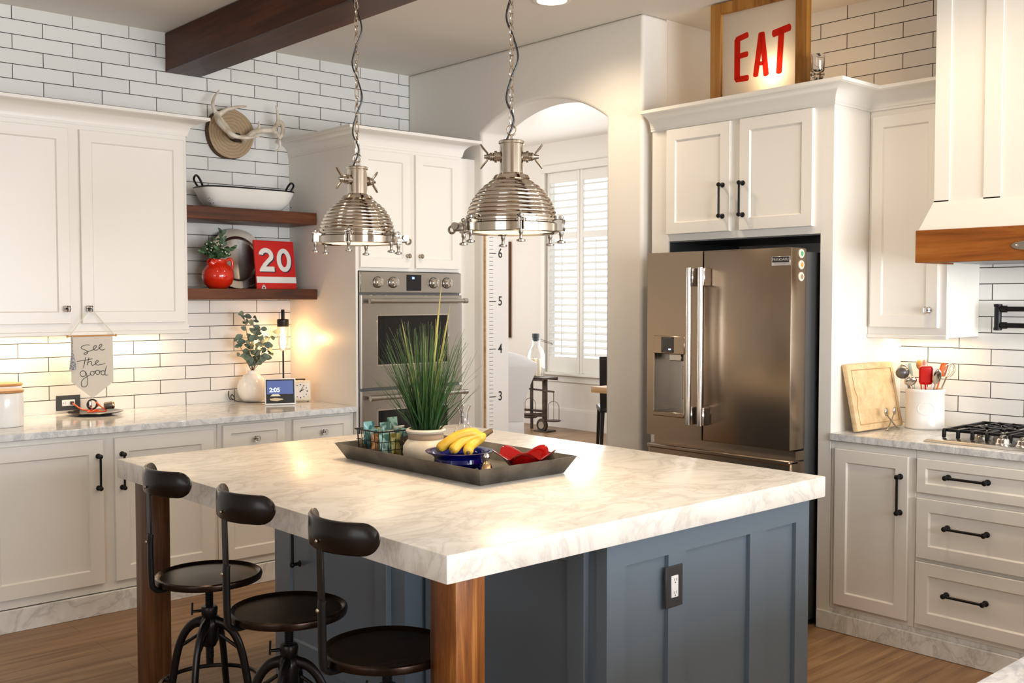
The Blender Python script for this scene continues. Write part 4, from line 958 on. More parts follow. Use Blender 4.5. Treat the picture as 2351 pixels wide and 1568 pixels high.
# cord loop behind the vase, tablet, clock, lamp
t = thing('coiled_cable', 'black coiled power cord lying beside the white vase', 'cord', (2.93, 5.72, Z))
part('wire', MB().tube(spline([(2.915, 5.785, .985), (2.905, 5.77, .96), (2.915, 5.76, .935), (2.935, 5.75, .94), (2.925, 5.76, .965), (2.91, 5.75, .95), (2.93, 5.73, .930), (2.95, 5.66, .926), (3.01, 5.59, .926), (3.06, 5.53, .926)], 7), .003, 8), 'blackp', t)
def tablet():
    t = thing('smart_display', 'small white framed smart display showing the time on the left worktop', 'smart display', (3.05, 5.41, Z))
    m = Matrix.Translation(V((3.050, 5.407, Z+.001))) @ Matrix.Rotation(R(-24), 4, 'Z') @ Matrix.Rotation(R(-9), 4, 'X')
    w, h = .088, .155
    mb = MB().box(-w, w, 0, .014, 0, h, .004, 2); mb.xf(m); b = part('case', mb, 'plast', t)
    mb = MB().box(-w+.006, w-.006, -.0008, 0, .009, h-.007); mb.xf(m); part('bezel', mb, 'screend', b, smooth=False)
    mb = MB().box(-w+.012, w-.014, -.0014, -.0008, .063, h-.014); mb.xf(m); s = part('screen', mb, 'screenb', b, smooth=False)
    mb = MB().merge_mesh(text_mesh('2:05', .036, .0009, .0001), m @ Matrix.Translation(V((-.032, -.0016, .086))) @ Matrix.Rotation(pi/2, 4, 'X')); part('time_digits', mb, 'screenw', s, smooth=False)
    mb = MB().prism([(x, -.0013, z) for x, z in ((-.062, .036), (-.03, .040), (.01, .036), (.018, .030), (-.02, .022), (-.056, .026))], (0, -.0005, 0)); mb.xf(m); part('image_shape', mb, emis('peach_screen', (.9, .62, .32), .7), s, smooth=False)
    mb = MB().prism([(x, -.0013, z) for x, z in ((-.058, .050), (.002, .050), (-.010, .062), (-.046, .062))], (0, -.0005, 0)); mb.xf(m); part('image_shape', mb, emis('ivory_screen', (.95, .85, .6), .8), s, smooth=False)
    mb = MB().box(-.04, .04, .012, .06, 0, .006, .002).box(-.04, .04, .02, .04, 0, .08, .004); mb.xf(Matrix.Translation(V((3.050, 5.412, Z))) @ Matrix.Rotation(R(-24), 4, 'Z')); part('stand', mb, 'plast', b)
tablet()
t = thing('alarm_clock', 'small cream square alarm clock with black buttons beside the smart display', 'clock', (3.255, 5.53, Z))
m = Matrix.Translation(V((3.235, 5.495, Z))) @ Matrix.Rotation(R(-30), 4, 'Z')
mb = MB().box(-.062, .062, 0, .05, .002, .128, .014, 3); mb.xf(m); b = part('case', mb, 'cream', t)
mb = MB().lathe([(.047, 0), (.047, .0015), (.001, .0015)], (0, 0, .064), 40, (0, -1, 0)); mb.xf(m); f_ = part('dial', mb, 'white', b)
mb = MB()
for k in range(12):
    a = k*pi/6; mb.lathe([(.0032 if k % 3 else .0042, 0), (.0032 if k % 3 else .0042, .0022)], (.039*sin(a), 0, .064+.039*cos(a)), 8, (0, -1, 0))
mb.xf(m); part('hour_marks', mb, 'ink', f_)
mb = MB()
for a, l, w in ((R(62), .022, .003), (R(30), .034, .0022)):
    d = V((sin(a), 0, cos(a))); s = V((cos(a), 0, -sin(a))); o_ = V((0, -.003, .064)); mb.prism([o_-s*w-d*.006, o_+s*w-d*.006, o_+s*w*.5+d*l, o_-s*w*.5+d*l], (0, -.0008, 0))
mb.xf(m); part('hands', mb, 'ink', f_)
mb = MB().box(-.03, .03, .018, .03, .130, .138, .003).box(-.026, -.018, .02, .028, .124, .134).box(.018, .026, .02, .028, .124, .134); mb.xf(m); part('top_bar', mb, 'blackp', b)
mb = MB().box(-.05, -.038, .01, .04, 0, .006).box(.038, .05, .01, .04, 0, .006); mb.xf(m); part('feet', mb, 'blackp', b)
lx, ly = 3.225, 5.68
t = thing('bulb_lamp', 'slim black lamp with a glowing clear bulb in the left corner', 'lamp', (lx, ly, Z))
part('base', MB().lathe([(.05, 0), (.05, .008), (.01, .012), (.001, .012)], (lx, ly, Z), 28), 'black', t)
part('pole', MB().cyl((lx, ly, Z+.01), (lx, ly, 1.225), .0055), 'black', t)
part('glass_shade', MB().lathe([(.010, 1.215), (.018, 1.222), (.029, 1.262), (.033, 1.31), (.033, 1.375), (.032, 1.375), (.032, 1.31), (.028, 1.262), (.016, 1.224)], (lx, ly, 0), 28, cap=(False, False)), 'clear', t)
part('bulb', MB().lathe([(.006, 1.235), (.016, 1.25), (.019, 1.28), (.015, 1.31), (.009, 1.335), (.009, 1.36), (.001, 1.36)], (lx, ly, 0), 20), 'warmglow', t)
part('cap', MB().lathe([(.034, 1.370), (.036, 1.374), (.036, 1.412), (.030, 1.416), (.011, 1.417), (.011, 1.47), (.009, 1.475), (.001, 1.475)], (lx, ly, 0), 28), 'black', t)
l = bpy.data.lights.new('bulb', 'POINT'); l.energy = 2.6; l.color = (1., .50, .20); l.shadow_soft_size = .03
o = bpy.data.objects.new('bulb', l); COL.objects.link(o); o.location = (lx-.01, ly-.06, 1.29)

# ------------------------------------------------------------ shelf items
Z2 = 1.5985
px, py = 2.762, 5.60
t = thing('pitcher', 'round glossy orange red pitcher with leafy greens on the lower shelf', 'pitcher', (px, py, Z2))
part('body', MB().lathe([(.045, 0), (.052, .003), (.078, .028), (.091, .065), (.088, .098), (.070, .128), (.050, .145), (.045, .158), (.048, .168), (.044, .168), (.040, .158), (.001, .15)], (px, py, Z2), 48), 'redgloss', t)
part('handle', MB().tube(spline([(px+.045, py, Z2+.155), (px+.075, py, Z2+.172), (px+.092, py, Z2+.150), (px+.088, py, Z2+.115), (px+.078, py, Z2+.10)], 6), .009, 12, flat=(1, .7)), 'redgloss', t)
part('spout', MB().lathe([(.030, -.018), (.022, .008), (.020, .012), (.018, .012), (.016, .0), (.02, -.015)], (px-.050, py-.012, Z2+.152), 20, (-.8, -.15, .55), cap=(False, False)), 'redgloss', t)
lf = MB(); sm = MB(); rn = random.Random(3)
for i in range(34):
    a = rn.uniform(0, 2*pi); r_ = rn.uniform(.02, .11); e = V((px-.02+r_*cos(a), py-.01+.6*r_*sin(a), Z2+.19+rn.uniform(.0, .13)*(1-r_/.16)+.0)); b0 = V((px, py, Z2+.155))
    if i < 12: sm.tube([b0, (b0+e)/2+V((0,0,.02)), e], .0016, 5)
    for k in range(5):
        p = b0.lerp(e, .45+.14*k); aa = rn.uniform(0, 2*pi); d = V((cos(aa), sin(aa)*.7-.3, rn.uniform(-.2, .9))); sz = rn.uniform(.028, .042); leaf(lf, p, d, V((rn.uniform(-.6,.6), -1, .4)), sz, sz*.5)
for i in range(8): leaf(lf, (px+.02, py-.01, Z2+.24+.011*i), (cos(i*2.2), -.3, 1.2), (0, -1, .3), .042, .02)
part('foliage', lf, 'leafd', t, ang=60); part('stems', sm, 'stem', t)
mb = MB()
for i in range(16): mb.ball((px-.03+rn.uniform(-.08, .08), py-.05+rn.uniform(-.02, .02), Z2+rn.uniform(.19, .27)), .004, 8)
part('berries', mb, 'white', t)
t = thing('metal_plate', 'large round pewter plate leaning on the tile between pitcher and sign', 'plate', (2.945, 5.74, Z2))
m = Matrix.Translation(V((2.945, 5.722, Z2+.178))) @ Matrix.Rotation(R(90-8), 4, 'X')
mb = MB().lathe([(.001, -.004), (.125, -.004), (.132, -.001), (.136, .010), (.176, .014), (.180, .013), (.179, .017), (.136, .014), (.128, .004), (.118, -.0005), (.001, -.0005)], (0, 0, 0), 64); mb.xf(m); part('plate', mb, noisy(mat('pewter', (.5, .47, .44), .24, 1.), (.42, .40, .37), (.60, .57, .53), (9, 9, 9), rough=(.18, .34)), t)
mb = MB()
for k in range(90):
    a = 2*pi*k/90; mb.ball((.177*cos(a), .177*sin(a), .016), .003, 6)
mb.xf(m); o = part('beaded_edge', mb, 'chromed', t); 
t = thing('number_sign', 'red metal sign with the white number 20 on the lower shelf', 'sign', (3.13, 5.6, Z2))
m = Matrix.Translation(V((3.142, 5.595, Z2))) @ Matrix.Rotation(R(6), 4, 'Z') @ Matrix.Rotation(R(-7), 4, 'X')
def sg(name, mb, mt, par, sm=False): mb.xf(m); return part(name, mb, mt, par, smooth=sm)
hw, hh = .142, .292
b = sg('panel', MB().box(-hw, hw, 0, .012, 0, hh, .001), 'red', t)
sg('stripe', MB().box(-hw+.0005, hw-.0005, -.0008, 0, .037, .074), 'whitep', b)
def ribbon(mb, L_, Rr, y):
    for (a, b), (c, d) in zip(zip(L_, Rr), list(zip(L_, Rr))[1:]): mb.prism([(p[0], y, p[1]) for p in (a, b, d, c)], (0, -.0004, 0))
def twenty(dx, dz, y):
    mb = MB(); z0 = .105+dz; hh_ = .142
    o_ = [(.063+dx+.052*cos(a), z0+hh_/2+(hh_/2)*sin(a)) for a in (2*pi*k/40 for k in range(41))]; i_ = [(.063+dx+.022*cos(a), z0+hh_/2+(hh_/2-.028)*sin(a)) for a in (2*pi*k/40 for k in range(41))]
    ribbon(mb, o_, i_, y)
    cx_ = -.063+dx; cz = z0+hh_-.046
    A_ = [R(172-k*12) for k in range(18)]
    oo = [(cx_+.052*cos(a), cz+.046*sin(a)) for a in A_]; ii = [(cx_+.022*cos(a), cz+.018*sin(a)) for a in A_]
    oo += [(cx_+.020, z0+.054), (cx_-.006, z0+.030)]; ii += [(cx_-.024, z0+.048), (cx_-.052, z0+.012)]
    ribbon(mb, oo, ii, y); mb.prism([(p[0], y, p[1]) for p in ((cx_-.053, z0), (cx_+.053, z0), (cx_+.053, z0+.030), (cx_-.006, z0+.030), (cx_-.052, z0+.012))], (0, -.0004, 0))
    return mb
for s_, dx, dz, mt, nm, yy in (('20', .007, -.006, 'navy', 'number_shadow', -.0004), ('20', 0, 0, 'whitep', 'number', -.0012)):
    sg(nm, twenty(dx, dz, yy), mt, b)
mb = MB().prism([(-.112, -.001, .0), (-.104, -.001, .022), (-.096, -.001, .026), (-.088, -.001, .022), (-.080, -.001, .0)], (0, -.0008, 0)); sg('emblem', mb, 'whitep', b)
mb = MB().lathe([(.006, 0), (.006, .0012)], (-.096, -.001, .008), 12, (0, -1, 0)).box(-.102, -.090, -.0026, -.0018, .020, .023); sg('emblem_detail', mb, 'ink', b)
mb = MB().hexa([(-.10, .012, .0), (.10, .012, .0), (.10, .09, .0), (-.10, .09, .0), (-.10, .012, .003), (.10, .012, .003), (.10, .09, .003), (-.10, .09, .003)]); mb.xf(Matrix.Translation(V((3.142, 5.595, Z2))) @ Matrix.Rotation(R(6), 4, 'Z')); part('stand', mb, 'red', b, smooth=False)

Z3 = 2.0565
t = thing('enamel_basin', 'white enamel oval basin with black rim and loop handles on the upper shelf', 'basin', (2.95, 5.63, Z3))
def ov(a_, b_, z, n=64, e=4.):
    out = []
    for i in range(n):
        q_ = 2*pi*i/n; cx_ = abs(cos(q_))**(2/e)*(1 if cos(q_) > 0 else -1); sy_ = abs(sin(q_))**(2/e)*(1 if sin(q_) > 0 else -1); out.append((2.955+a_*cx_, 5.635+b_*sy_, Z3+z))
    return out
part('basin', MB().rings([ov(.19, .07, 0), ov(.215, .085, .005), ov(.262, .110, .050), ov(.288, .124, .105), ov(.292, .128, .120), ov(.286, .124, .120), ov(.258, .106, .052), ov(.205, .078, .010)]), 'enamel', t, ang=50)
rm = part('rim', MB().tube(ov(.292, .128, .122), .0042, 8, loop=True), 'black', t)
for s in (-1, 1):
    x_ = 2.955+s*.290
    part('handle', MB().tube(spline([(x_-s*.012, 5.600, Z3+.122), (x_+s*.012, 5.595, Z3+.165), (x_+s*.016, 5.63, Z3+.186), (x_+s*.012, 5.665, Z3+.165), (x_-s*.012, 5.66, Z3+.122)], 6), .0062, 10), 'black', rm)
mb = MB(); rn = random.Random(2)
for i in range(26):
    f = rn.choice([(-.25, .03), (-.235, .02), (.24, .028), (-.05, .006), (.0, .004), (.12, .006), (.255, .045), (-.26, .045)]); x_ = 2.955+f[0]+rn.uniform(-.018, .018)
    z_ = max(.004, f[1]+rn.uniform(-.008, .01)); yy = 5.635-(.082+.5*z_)-.001
    if abs(f[0]) > .2: yy = 5.635-(.082+.5*z_)*(1-max(0, (abs(f[0])-.2)*3.2))
    mb.ball((x_, yy, Z3+z_), rn.uniform(.0014, .003), 6)
o = part('chips', mb, 'ink', t)
# antlers on a log slice
t = thing('antler_mount', 'deer antlers mounted on a round bark edged log slice on tile', 'antlers', (2.93, YW, 2.52))
ac = V((2.935, YW-.002, 2.523)); 
def disc(r, y0, y1, rnd):
    A_ = [r*(1+rnd*sin(3*a+1)+rnd*.6*sin(5*a)) for a in (2*pi*k/60 for k in range(60))]
    return [[ac+V((A_[k]*q_*cos(2*pi*k/60), -y, A_[k]*q_*sin(2*pi*k/60))) for k in range(60)] for q_, y in ((.99, y0), (1., (y0+y1)/2), (.98, y1))]
part('bark_edge', MB().rings(disc(.150, 0, .042, .012)), 'bark', t)
b = part('log_face', MB().rings(disc(.146, .042, .0445, .012)), 'log', t)
b.data.transform(Matrix.Translation(-(ac-V(t.location)))) ; b.location = ac-V(t.location)
ay = YW-.05
part('skull_plate', MB().ball((2.96, ay-.01, 2.50), .04, 20, (1.2, .5, .7)), mat('dark_leather', (.03, .018, .012), .6), t)
def ant(name, main, tines, lab=None):
    mb = MB()
    for pts, r0, r1 in [main]+tines:
        sp = spline(pts, 6); n = len(sp); mb.tube(sp, [1.3*(r0+(r1-r0)*(i/(n-1))**1.2) for i in range(n)], 10)
    return part(name, mb, 'antler', t)
y = ay
ant('antler', ([(2.95, y, 2.50), (2.93, y-.05, 2.50), (2.875, y-.13, 2.545), (2.80, y-.15, 2.57), (2.785, y-.09, 2.61), (2.80, y-.04, 2.66)][0:0] or [(2.945, y, 2.505), (2.90, y-.05, 2.515), (2.86, y-.08, 2.545), (2.80, y-.09, 2.60), (2.782, y-.07, 2.66), (2.80, y-.05, 2.71), (2.838, y-.04, 2.76)], .017, .003),
    [([(2.80, y-.09, 2.60), (2.84, y-.12, 2.635), (2.90, y-.14, 2.655), (2.955, y-.15, 2.665)], .013, .003), ([(2.80, y-.09, 2.61), (2.79, y-.14, 2.55), (2.84, y-.20, 2.48), (2.92, y-.22, 2.47), (3.0, y-.23, 2.49)], .016, .003)])
ant('antler', ([(2.98, y, 2.505), (3.01, y-.04, 2.50), (3.05, y-.07, 2.535), (3.12, y-.09, 2.55), (3.18, y-.08, 2.55), (3.215, y-.06, 2.52), (3.225, y-.05, 2.46), (3.20, y-.04, 2.44)], .017, .003),
    [([(3.05, y-.07, 2.53), (3.07, y-.08, 2.56), (3.065, y-.085, 2.60)], .011, .003), ([(3.15, y-.09, 2.55), (3.19, y-.09, 2.60), (3.195, y-.08, 2.66), (3.192, y-.07, 2.71)], .012, .003), ([(3.19, y-.09, 2.61), (3.225, y-.08, 2.60), (3.235, y-.07, 2.55), (3.21, y-.07, 2.51)], .012, .008), ([(3.0, y-.03, 2.50), (2.99, y-.05, 2.47)], .015, .010)])
# ------------------------------------------------------------ EAT sign on top of the refrigerator cabinet
ZS = 2.441
t = thing('framed_sign', 'wood framed frosted sign reading EAT in red above the refrigerator', 'sign', (4.42, 3.07, ZS))
F = FX(4.42); S0, S1, SZ = 2.787, 3.358, 3.052
mb = MB(); fr = .066
for a in ((S0, S0+fr, ZS+.001, SZ), (S1-fr, S1, ZS+.001, SZ), (S0+fr, S1-fr, ZS+.001, ZS+fr+.04), (S0+fr, S1-fr, SZ-fr*.9, SZ)): fbox(mb, F, a[0], a[1], -.02, .018, a[2], a[3], .003)
part('frame', mb, 'frame', t)
m = bpy.data.materials.new('frosted_panel'); m.use_nodes = True; n = m.node_tree; n.nodes.clear()
o = n.nodes.new('ShaderNodeOutputMaterial'); a_ = n.nodes.new('ShaderNodeBsdfTranslucent'); d_ = n.nodes.new('ShaderNodeBsdfDiffuse'); x_ = n.nodes.new('ShaderNodeMixShader'); x_.inputs[0].default_value = .5
a_.inputs['Color'].default_value = (.85, .83, .8, 1); d_.inputs['Color'].default_value = (.44, .41, .365, 1)
n.links.new(d_.outputs[0], x_.inputs[1]); n.links.new(a_.outputs[0], x_.inputs[2]); n.links.new(x_.outputs[0], o.inputs[0])
pn = part('frosted_panel', MB().face([F(S0+fr-.004, 0, ZS+fr), F(S0+fr-.004, 0, SZ-fr*.9+.004), F(S1-fr+.004, 0, SZ-fr*.9+.004), F(S1-fr+.004, 0, ZS+fr)]), m, t, smooth=False)
m2 = m.copy(); m2.name = 'red_letter_paint'
for q_ in m2.node_tree.nodes:
    if q_.type == 'BSDF_TRANSLUCENT': q_.inputs['Color'].default_value = (.75, .03, .015, 1)
    if q_.type == 'BSDF_DIFFUSE': q_.inputs['Color'].default_value = (.62, .025, .012, 1)
def bar(mb, u0, z0, u1, z1, r):
    a = V((u0, z0)); b = V((u1, z1)); d = (b-a).normalized(); nn = V((-d.y, d.x)); out = []
    for k in range(9): q_ = -pi/2+pi*k/8; out.append(b+d*r*.55*cos(q_)+nn*r*sin(q_))
    for k in range(9): q_ = pi/2+pi*k/8; out.append(a+d*r*.55*-abs(cos(q_))+nn*r*sin(q_))
    mb.face([F(p.x, .0012+.0004*len(mb.b.faces), p.y) for p in out])
for nm, strokes in (('E', ((3.200,2.850,3.200,2.655,.018),(3.203,2.852,3.140,2.865,.015),(3.203,2.765,3.140,2.770,.014),(3.203,2.652,3.135,2.650,.015))),
                    ('A', ((3.088,2.655,3.058,2.855,.016),(3.052,2.855,3.026,2.650,.016),(3.07,2.710,3.045,2.708,.010))),
                    ('T', ((2.985,2.842,2.895,2.856,.018),(2.940,2.845,2.952,2.650,.017)))):
    mb = MB()
    for s_ in strokes: bar(mb, *s_)
    part('letter', mb, m2, pn, smooth=False)
t = thing('spot_uplight', 'small black lamp with glowing bulb behind the EAT sign', 'lamp', (4.56, 3.0, ZS))
part('base', MB().lathe([(.04, 0), (.04, .012), (.012, .016), (.012, .13), (.018, .15), (.001, .15)], (4.515, 3.0, ZS), 24), 'black', t)
part('bulb', MB().ball((4.515, 3.0, ZS+.185), .03, 20), 'warmglow', t)
l = bpy.data.lights.new('sign_bulb', 'POINT'); l.energy = 1.5; l.color = (1., .74, .44); l.shadow_soft_size = .03
o = bpy.data.objects.new('sign_bulb', l); COL.objects.link(o); o.location = (4.468, 2.985, ZS+.225)
t = thing('glass_ornament', 'clear cut glass candle holder on the cabinet top beside the EAT sign', 'candle holder', (4.36, 2.70, ZS))
part('base', MB().lathe([(.03, 0), (.034, .05), (.02, .07), (.026, .09), (.034, .11), (.026, .13), (.034, .15), (.03, .155), (.001, .155)], (4.36, 2.702, ZS), 8), 'crystal', t, ang=10)
part('cup', MB().lathe([(.026, .157), (.031, .165), (.033, .24), (.031, .24), (.028, .168), (.001, .16)], (4.36, 2.702, ZS), 24), 'crystal', t)
t = thing('dark_box', 'small black box beside the right foot of the EAT sign', 'box', (4.40, 2.765, ZS)); part('box', MB().box(4.36, 4.43, 2.74, 2.78, ZS+.001, ZS+.125, .003), 'blackp', t)

# ------------------------------------------------------------ right worktop items
Z = .921
t = thing('cutting_board', 'light maple cutting board leaning in the corner on the right worktop', 'cutting board', (4.66, 2.53, Z))
bw, bh = .20, .315
mm = Matrix.Translation(V((4.575, 2.472, Z+.006))) @ Matrix.Rotation(R(-2), 4, 'Z') @ Matrix.Rotation(R(-12), 4, 'X')
mb = MB().box(-bw, bw, 0, .028, 0, bh, .008, 2); mb.xf(mm); b = part('board', mb, 'board', t)
gp = [(-bw+.03, .03), (bw-.03, .03), (bw-.03, bh-.03), (-bw+.03, bh-.03), (-bw+.03, bh-.12), (-bw+.045, bh-.16), (-bw+.03, bh-.20)]
mb = MB().tube([(x, -.0003, z) for x, z in gp], .0022, 6, loop=True); mb.xf(mm); part('juice_groove', mb, mat('groove_wood', (.42, .25, .11), .6), b)
t = thing('spoon_easel', 'small silver easel of crossed spoons in front of the cutting board', 'easel', (4.60, 2.43, Z))
mb = MB()
for s in (-1, 1):
    p0 = V((4.60+s*.045, 2.43, Z+.006)); p1 = V((4.60-s*.030, 2.44, Z+.070))
    mb.tube([p0+V((s*.02, .0, -.002)), p0, p0.lerp(p1, .5), p1], [.0035, .004, .0035, .003], 8); mb.ball(p1+V((-s*.009, .002, .018)), .013, 12, (1, .45, 1.6))
mb.cyl((4.545, 2.425, Z+.005), (4.655, 2.425, Z+.005), .0035)
part('spoon_pair', mb, 'chromed', t)
kx, ky, kr = 4.80, 2.372, .0885
t = thing('utensil_crock', 'white ceramic crock with embossed wreath full of cooking utensils', 'crock', (kx, ky, Z))
part('crock', MB().lathe([(kr, .0), (kr+.003, .006), (kr, .012), (kr, .172), (kr+.003, .176), (kr+.003, .186), (kr, .190), (kr-.006, .190), (kr-.006, .02), (.001, .02)], (kx, ky, Z), 56), 'white', t)
dr = V((-cos(R(28)), -sin(R(28)), 0)); dr = V((-.87, -.49, 0)); sd = V((.49, -.87, 0)); mb = MB()
pts = []
for k in range(28):
    a = 2*pi*k/28; u = .036*cos(a); v = .030*sin(a); rr_ = math.sqrt(kr*kr-u*u); pts.append(V((kx, ky, Z+.10+v))+dr*rr_+sd*u)
mb.tube(pts, .0022, 6, loop=True); part('wreath', mb, 'white', t)
U0 = V((kx, ky, Z+.03))
def uten(name, label, cat, top, head, mt, hm=None, r=.004):
    t = thing(name, label, cat, (kx, ky, Z+.03), 'utensils in the white crock'); top = V((kx+(top[0]-kx)*1.3, ky+(top[1]-ky)*1.35, top[2]+.004))
    d = top-U0; b0 = U0+V((d.x*.1, d.y*.1, 0))
    part('handle', MB().cyl(b0, top, r, n=8), hm or mt, t)
    q_ = V((0, 0, 1)).rotation_difference((top-b0).normalized()).to_matrix().to_4x4(); mb = head(MB()); mb.xf(Matrix.Translation(top) @ q_ @ Matrix.Rotation(R(-60), 4, 'Z')); part('head', mb, mt, t); return t
def slab(w, h, th): return lambda mb: mb.box(-w/2, w/2, -th/2, th/2, -.01, h, min(w*.3, .012), 3)
def bowlh(r, l): return lambda mb: mb.ball((0, 0, l*.5), r, 18, (1, .35, l/(2*r)))
TP = Z+.215
uten('spatula', 'wide red silicone spatula standing in the white crock', 'spatula', (kx-.04, ky-.02, TP+.005), slab(.060, .080, .010), 'red')
uten('spatula', 'orange silicone spatula standing behind the red one', 'spatula', (kx+.03, ky-.045, TP+.04), slab(.034, .055, .008), 'orange')
uten('spatula', 'white silicone spatula between the red and orange ones', 'spatula', (kx+.01, ky-.025, TP+.015), slab(.03, .055, .008), 'plast')
uten('serving_spoon', 'silver serving spoon standing at the right side of the crock before the whisk', 'spoon', (kx-.035, ky-.052, TP-.004), bowlh(.020, .08), 'chrome')
uten('serving_spoon', 'wide steel spoon low at the front rim of the crock', 'spoon', (kx-.062, ky+.02, TP-.012), bowlh(.030, .045), 'chrome')
uten('wooden_spoon', 'brown wooden spoon standing at the back of the crock', 'spoon', (kx+.03, ky+.035, TP+.055), bowlh(.016, .05), 'bamboo')
uten('ladle', 'dark steel ladle leaning to the left in the crock', 'ladle', (kx-.02, ky+.066, TP+.015), lambda mb: mb.ball((0, 0, .03), .033, 20, (1, .8, .9)), 'steeld')
uten('skimmer', 'slotted steel ladle at the far left of the crock', 'skimmer', (kx+.0, ky+.078, TP+.04), lambda mb: mb.ball((0, 0, .02), .028, 16, (1, .6, .9)), 'chrome')
uten('tongs', 'clear handled pink whisk standing at the back of the crock', 'whisk', (kx+.015, ky+.01, TP+.045), lambda mb: mb.ball((0, 0, .03), .015, 12, (1, .7, 2.4)), mat('rose_metal', (.75, .35, .30), .2, .6)).name = 'whisk_small'
uten('spatula', 'thin green handled knife like spreader in the crock', 'spreader', (kx-.015, ky+.045, TP+.045), slab(.012, .045, .003), mat('mint_metal', (.45, .62, .52), .3, .3)).name = 'spreader'
def whisk(mb):
    for k in range(4):
        m_ = Matrix.Rotation(k*pi/4, 4, 'Z'); mb.tube([m_ @ V((.022*sin(pi*i/12), 0, .07*(i/12 if i < 7 else (12-i)/12)*1.15)) if 0 else m_ @ V((.024*sin(2*pi*i/16)*(1), 0, .035-.035*cos(2*pi*i/16))) for i in range(16)], .0012, 5, loop=True, up=tuple(m_ @ V((0, 1, 0))))
    return mb
uten('whisk', 'steel wire whisk leaning to the right in the crock', 'whisk', (kx-.0, ky-.076, TP+.03), whisk, 'chrome')

# gas cooktop
t = thing('gas_cooktop', 'stainless gas cooktop with black cast iron grates set in the worktop', 'cooktop', (4.6, 1.68, .92))
q0, q1 = 1.235, 2.152
mb = MB().hexa([(4.335, q0, .9205), (4.88, q0, .9205), (4.88, q1, .9205), (4.335, q1, .9205), (4.350, q0+.012, .932), (4.87, q0+.01, .932), (4.87, q1-.01, .932), (4.350, q1-.012, .932)], .002)
part('top_plate', mb, 'steelo', t)
def grate(y0, y1):
    mb = MB(); x0, x1 = 4.44, 4.845; zt = .972
    def gb(x_0, y_0, x_1, y_1, w=.0065):
        d = V((x_1-x_0, y_1-y_0, 0)).normalized(); s = V((-d.y, d.x, 0))*w
        a, b = V((x_0, y_0, zt)), V((x_1, y_1, zt)); lo = V((0, 0, -.013))
        mb.hexa([a-s+lo, b-s+lo, b+s+lo, a+s+lo, a-s, b-s, b+s, a+s], .002)
    yc = (y0+y1)/2; n = 5
    gb(x0+.03, y0+.01, x0+.03, y1-.01) if 0 else None
    gb(x1, y0, x1, y1); gb(x0+.20, y0, x0+.20, y1)
    for i in range(n):
        y = y0+.012+(y1-y0-.024)*i/(n-1)
        gb(x0, y, x1, y) if i in (0, n-1) else (gb(x0, y, x0+.12, y), gb(x0+.16 if i != 2 else x0+.17, y, x0+.26, y), gb(x1-.10, y, x1+.02, y))
        # bent front leg
        mb.hexa([(x0-.008, y-.0065, .933), (x0+.008, y-.0065, .933), (x0+.008, y+.0065, .933), (x0-.008, y+.0065, .933), (x0-.006, y-.0065, zt-.004), (x0+.012, y-.0065, zt), (x0+.012, y+.0065, zt), (x0-.006, y+.0065, zt-.004)], .002)
    for (u, v) in ((.14, 0), (.30, 0)):
        for a in (45, 135, 225, 315):
            gb(x0+u+.025*cos(R(a)), yc+.025*sin(R(a)), x0+u+.075*cos(R(a)), yc+.075*sin(R(a)), .0055)
    for y in (y0+.006, y1-.006): mb.box(x1-.006, x1+.006, y-.006, y+.006, .933, zt-.01)
    gb(x0+.01, y1-.012, x0+.01, y0+.012, .005)
    return mb
gs = [(1.845, 2.118), (1.56, 1.835), (1.27, 1.55)]
for y0, y1 in gs: part('grate', grate(y0, y1), 'black', t)
for y, x in ((1.98, 4.56), (1.98, 4.74), (1.70, 4.70), (1.41, 4.56), (1.41, 4.74)):
    b = part('burner', MB().lathe([(.045, 0), (.045, .008), (.036, .012), (.034, .020), (.001, .020)], (x, y, .932), 28), 'steelo', t)
    part('burner_cap', MB().lathe([(.033, .0205), (.034, .028), (.030, .031), (.001, .031)], (x, y, .932), 28), 'black', b)
for i, y in enumerate((1.835, 1.752, 1.67, 1.588, 1.505)):
    k = part('knob', MB().lathe([(.031, 0), (.031, .005), (.027, .009), (.025, .022), (.020, .027), (.001, .027)], (4.40, y, .932), 28), 'steelc', t)
    part('grip', MB().box(4.378, 4.422, y-.007, y+.007, .955, .972, .004, 2), 'chromed', k)

# ------------------------------------------------------------ growth chart ruler in the archway
F = FY(J1-.001)
t = thing('growth_chart_ruler', 'white wooden ruler board with inch ticks and numerals on the arch jamb', 'ruler board', (4.385, J1-.01, .3))
rb = part('board', fbox(MB(), F, 4.292, 4.482, 0, .018, .30, 1.985, .002), mat('whitewash_wood', (.79, .77, .74), .6), t)
part('edge_strip', fbox(MB(), F, 4.286, 4.2915, 0, .018, .30, 1.985, .001), 'butcher', rb)
mb = MB()
for i in range(14, 78):
    z = i*.0254
    if i % 12: fbox(mb, F, 4.318, 4.350, .018, .0185, z-.0012, z+.0012)
    else: fbox(mb, F, 4.318, 4.375, .018, .0187, z-.0026, z+.0026)
part('inch_ticks', mb, 'ink', rb, smooth=False)
for k in (2, 3, 4, 5, 6):
    me = text_mesh(str(k), .084, .001); me.transform(Matrix.Scale(.85, 4, (1, 0, 0))); part('numeral', MB().merge_mesh(me, FY.mt(F(4.41, .0186, k*.3048))), 'ink', rb, smooth=False)

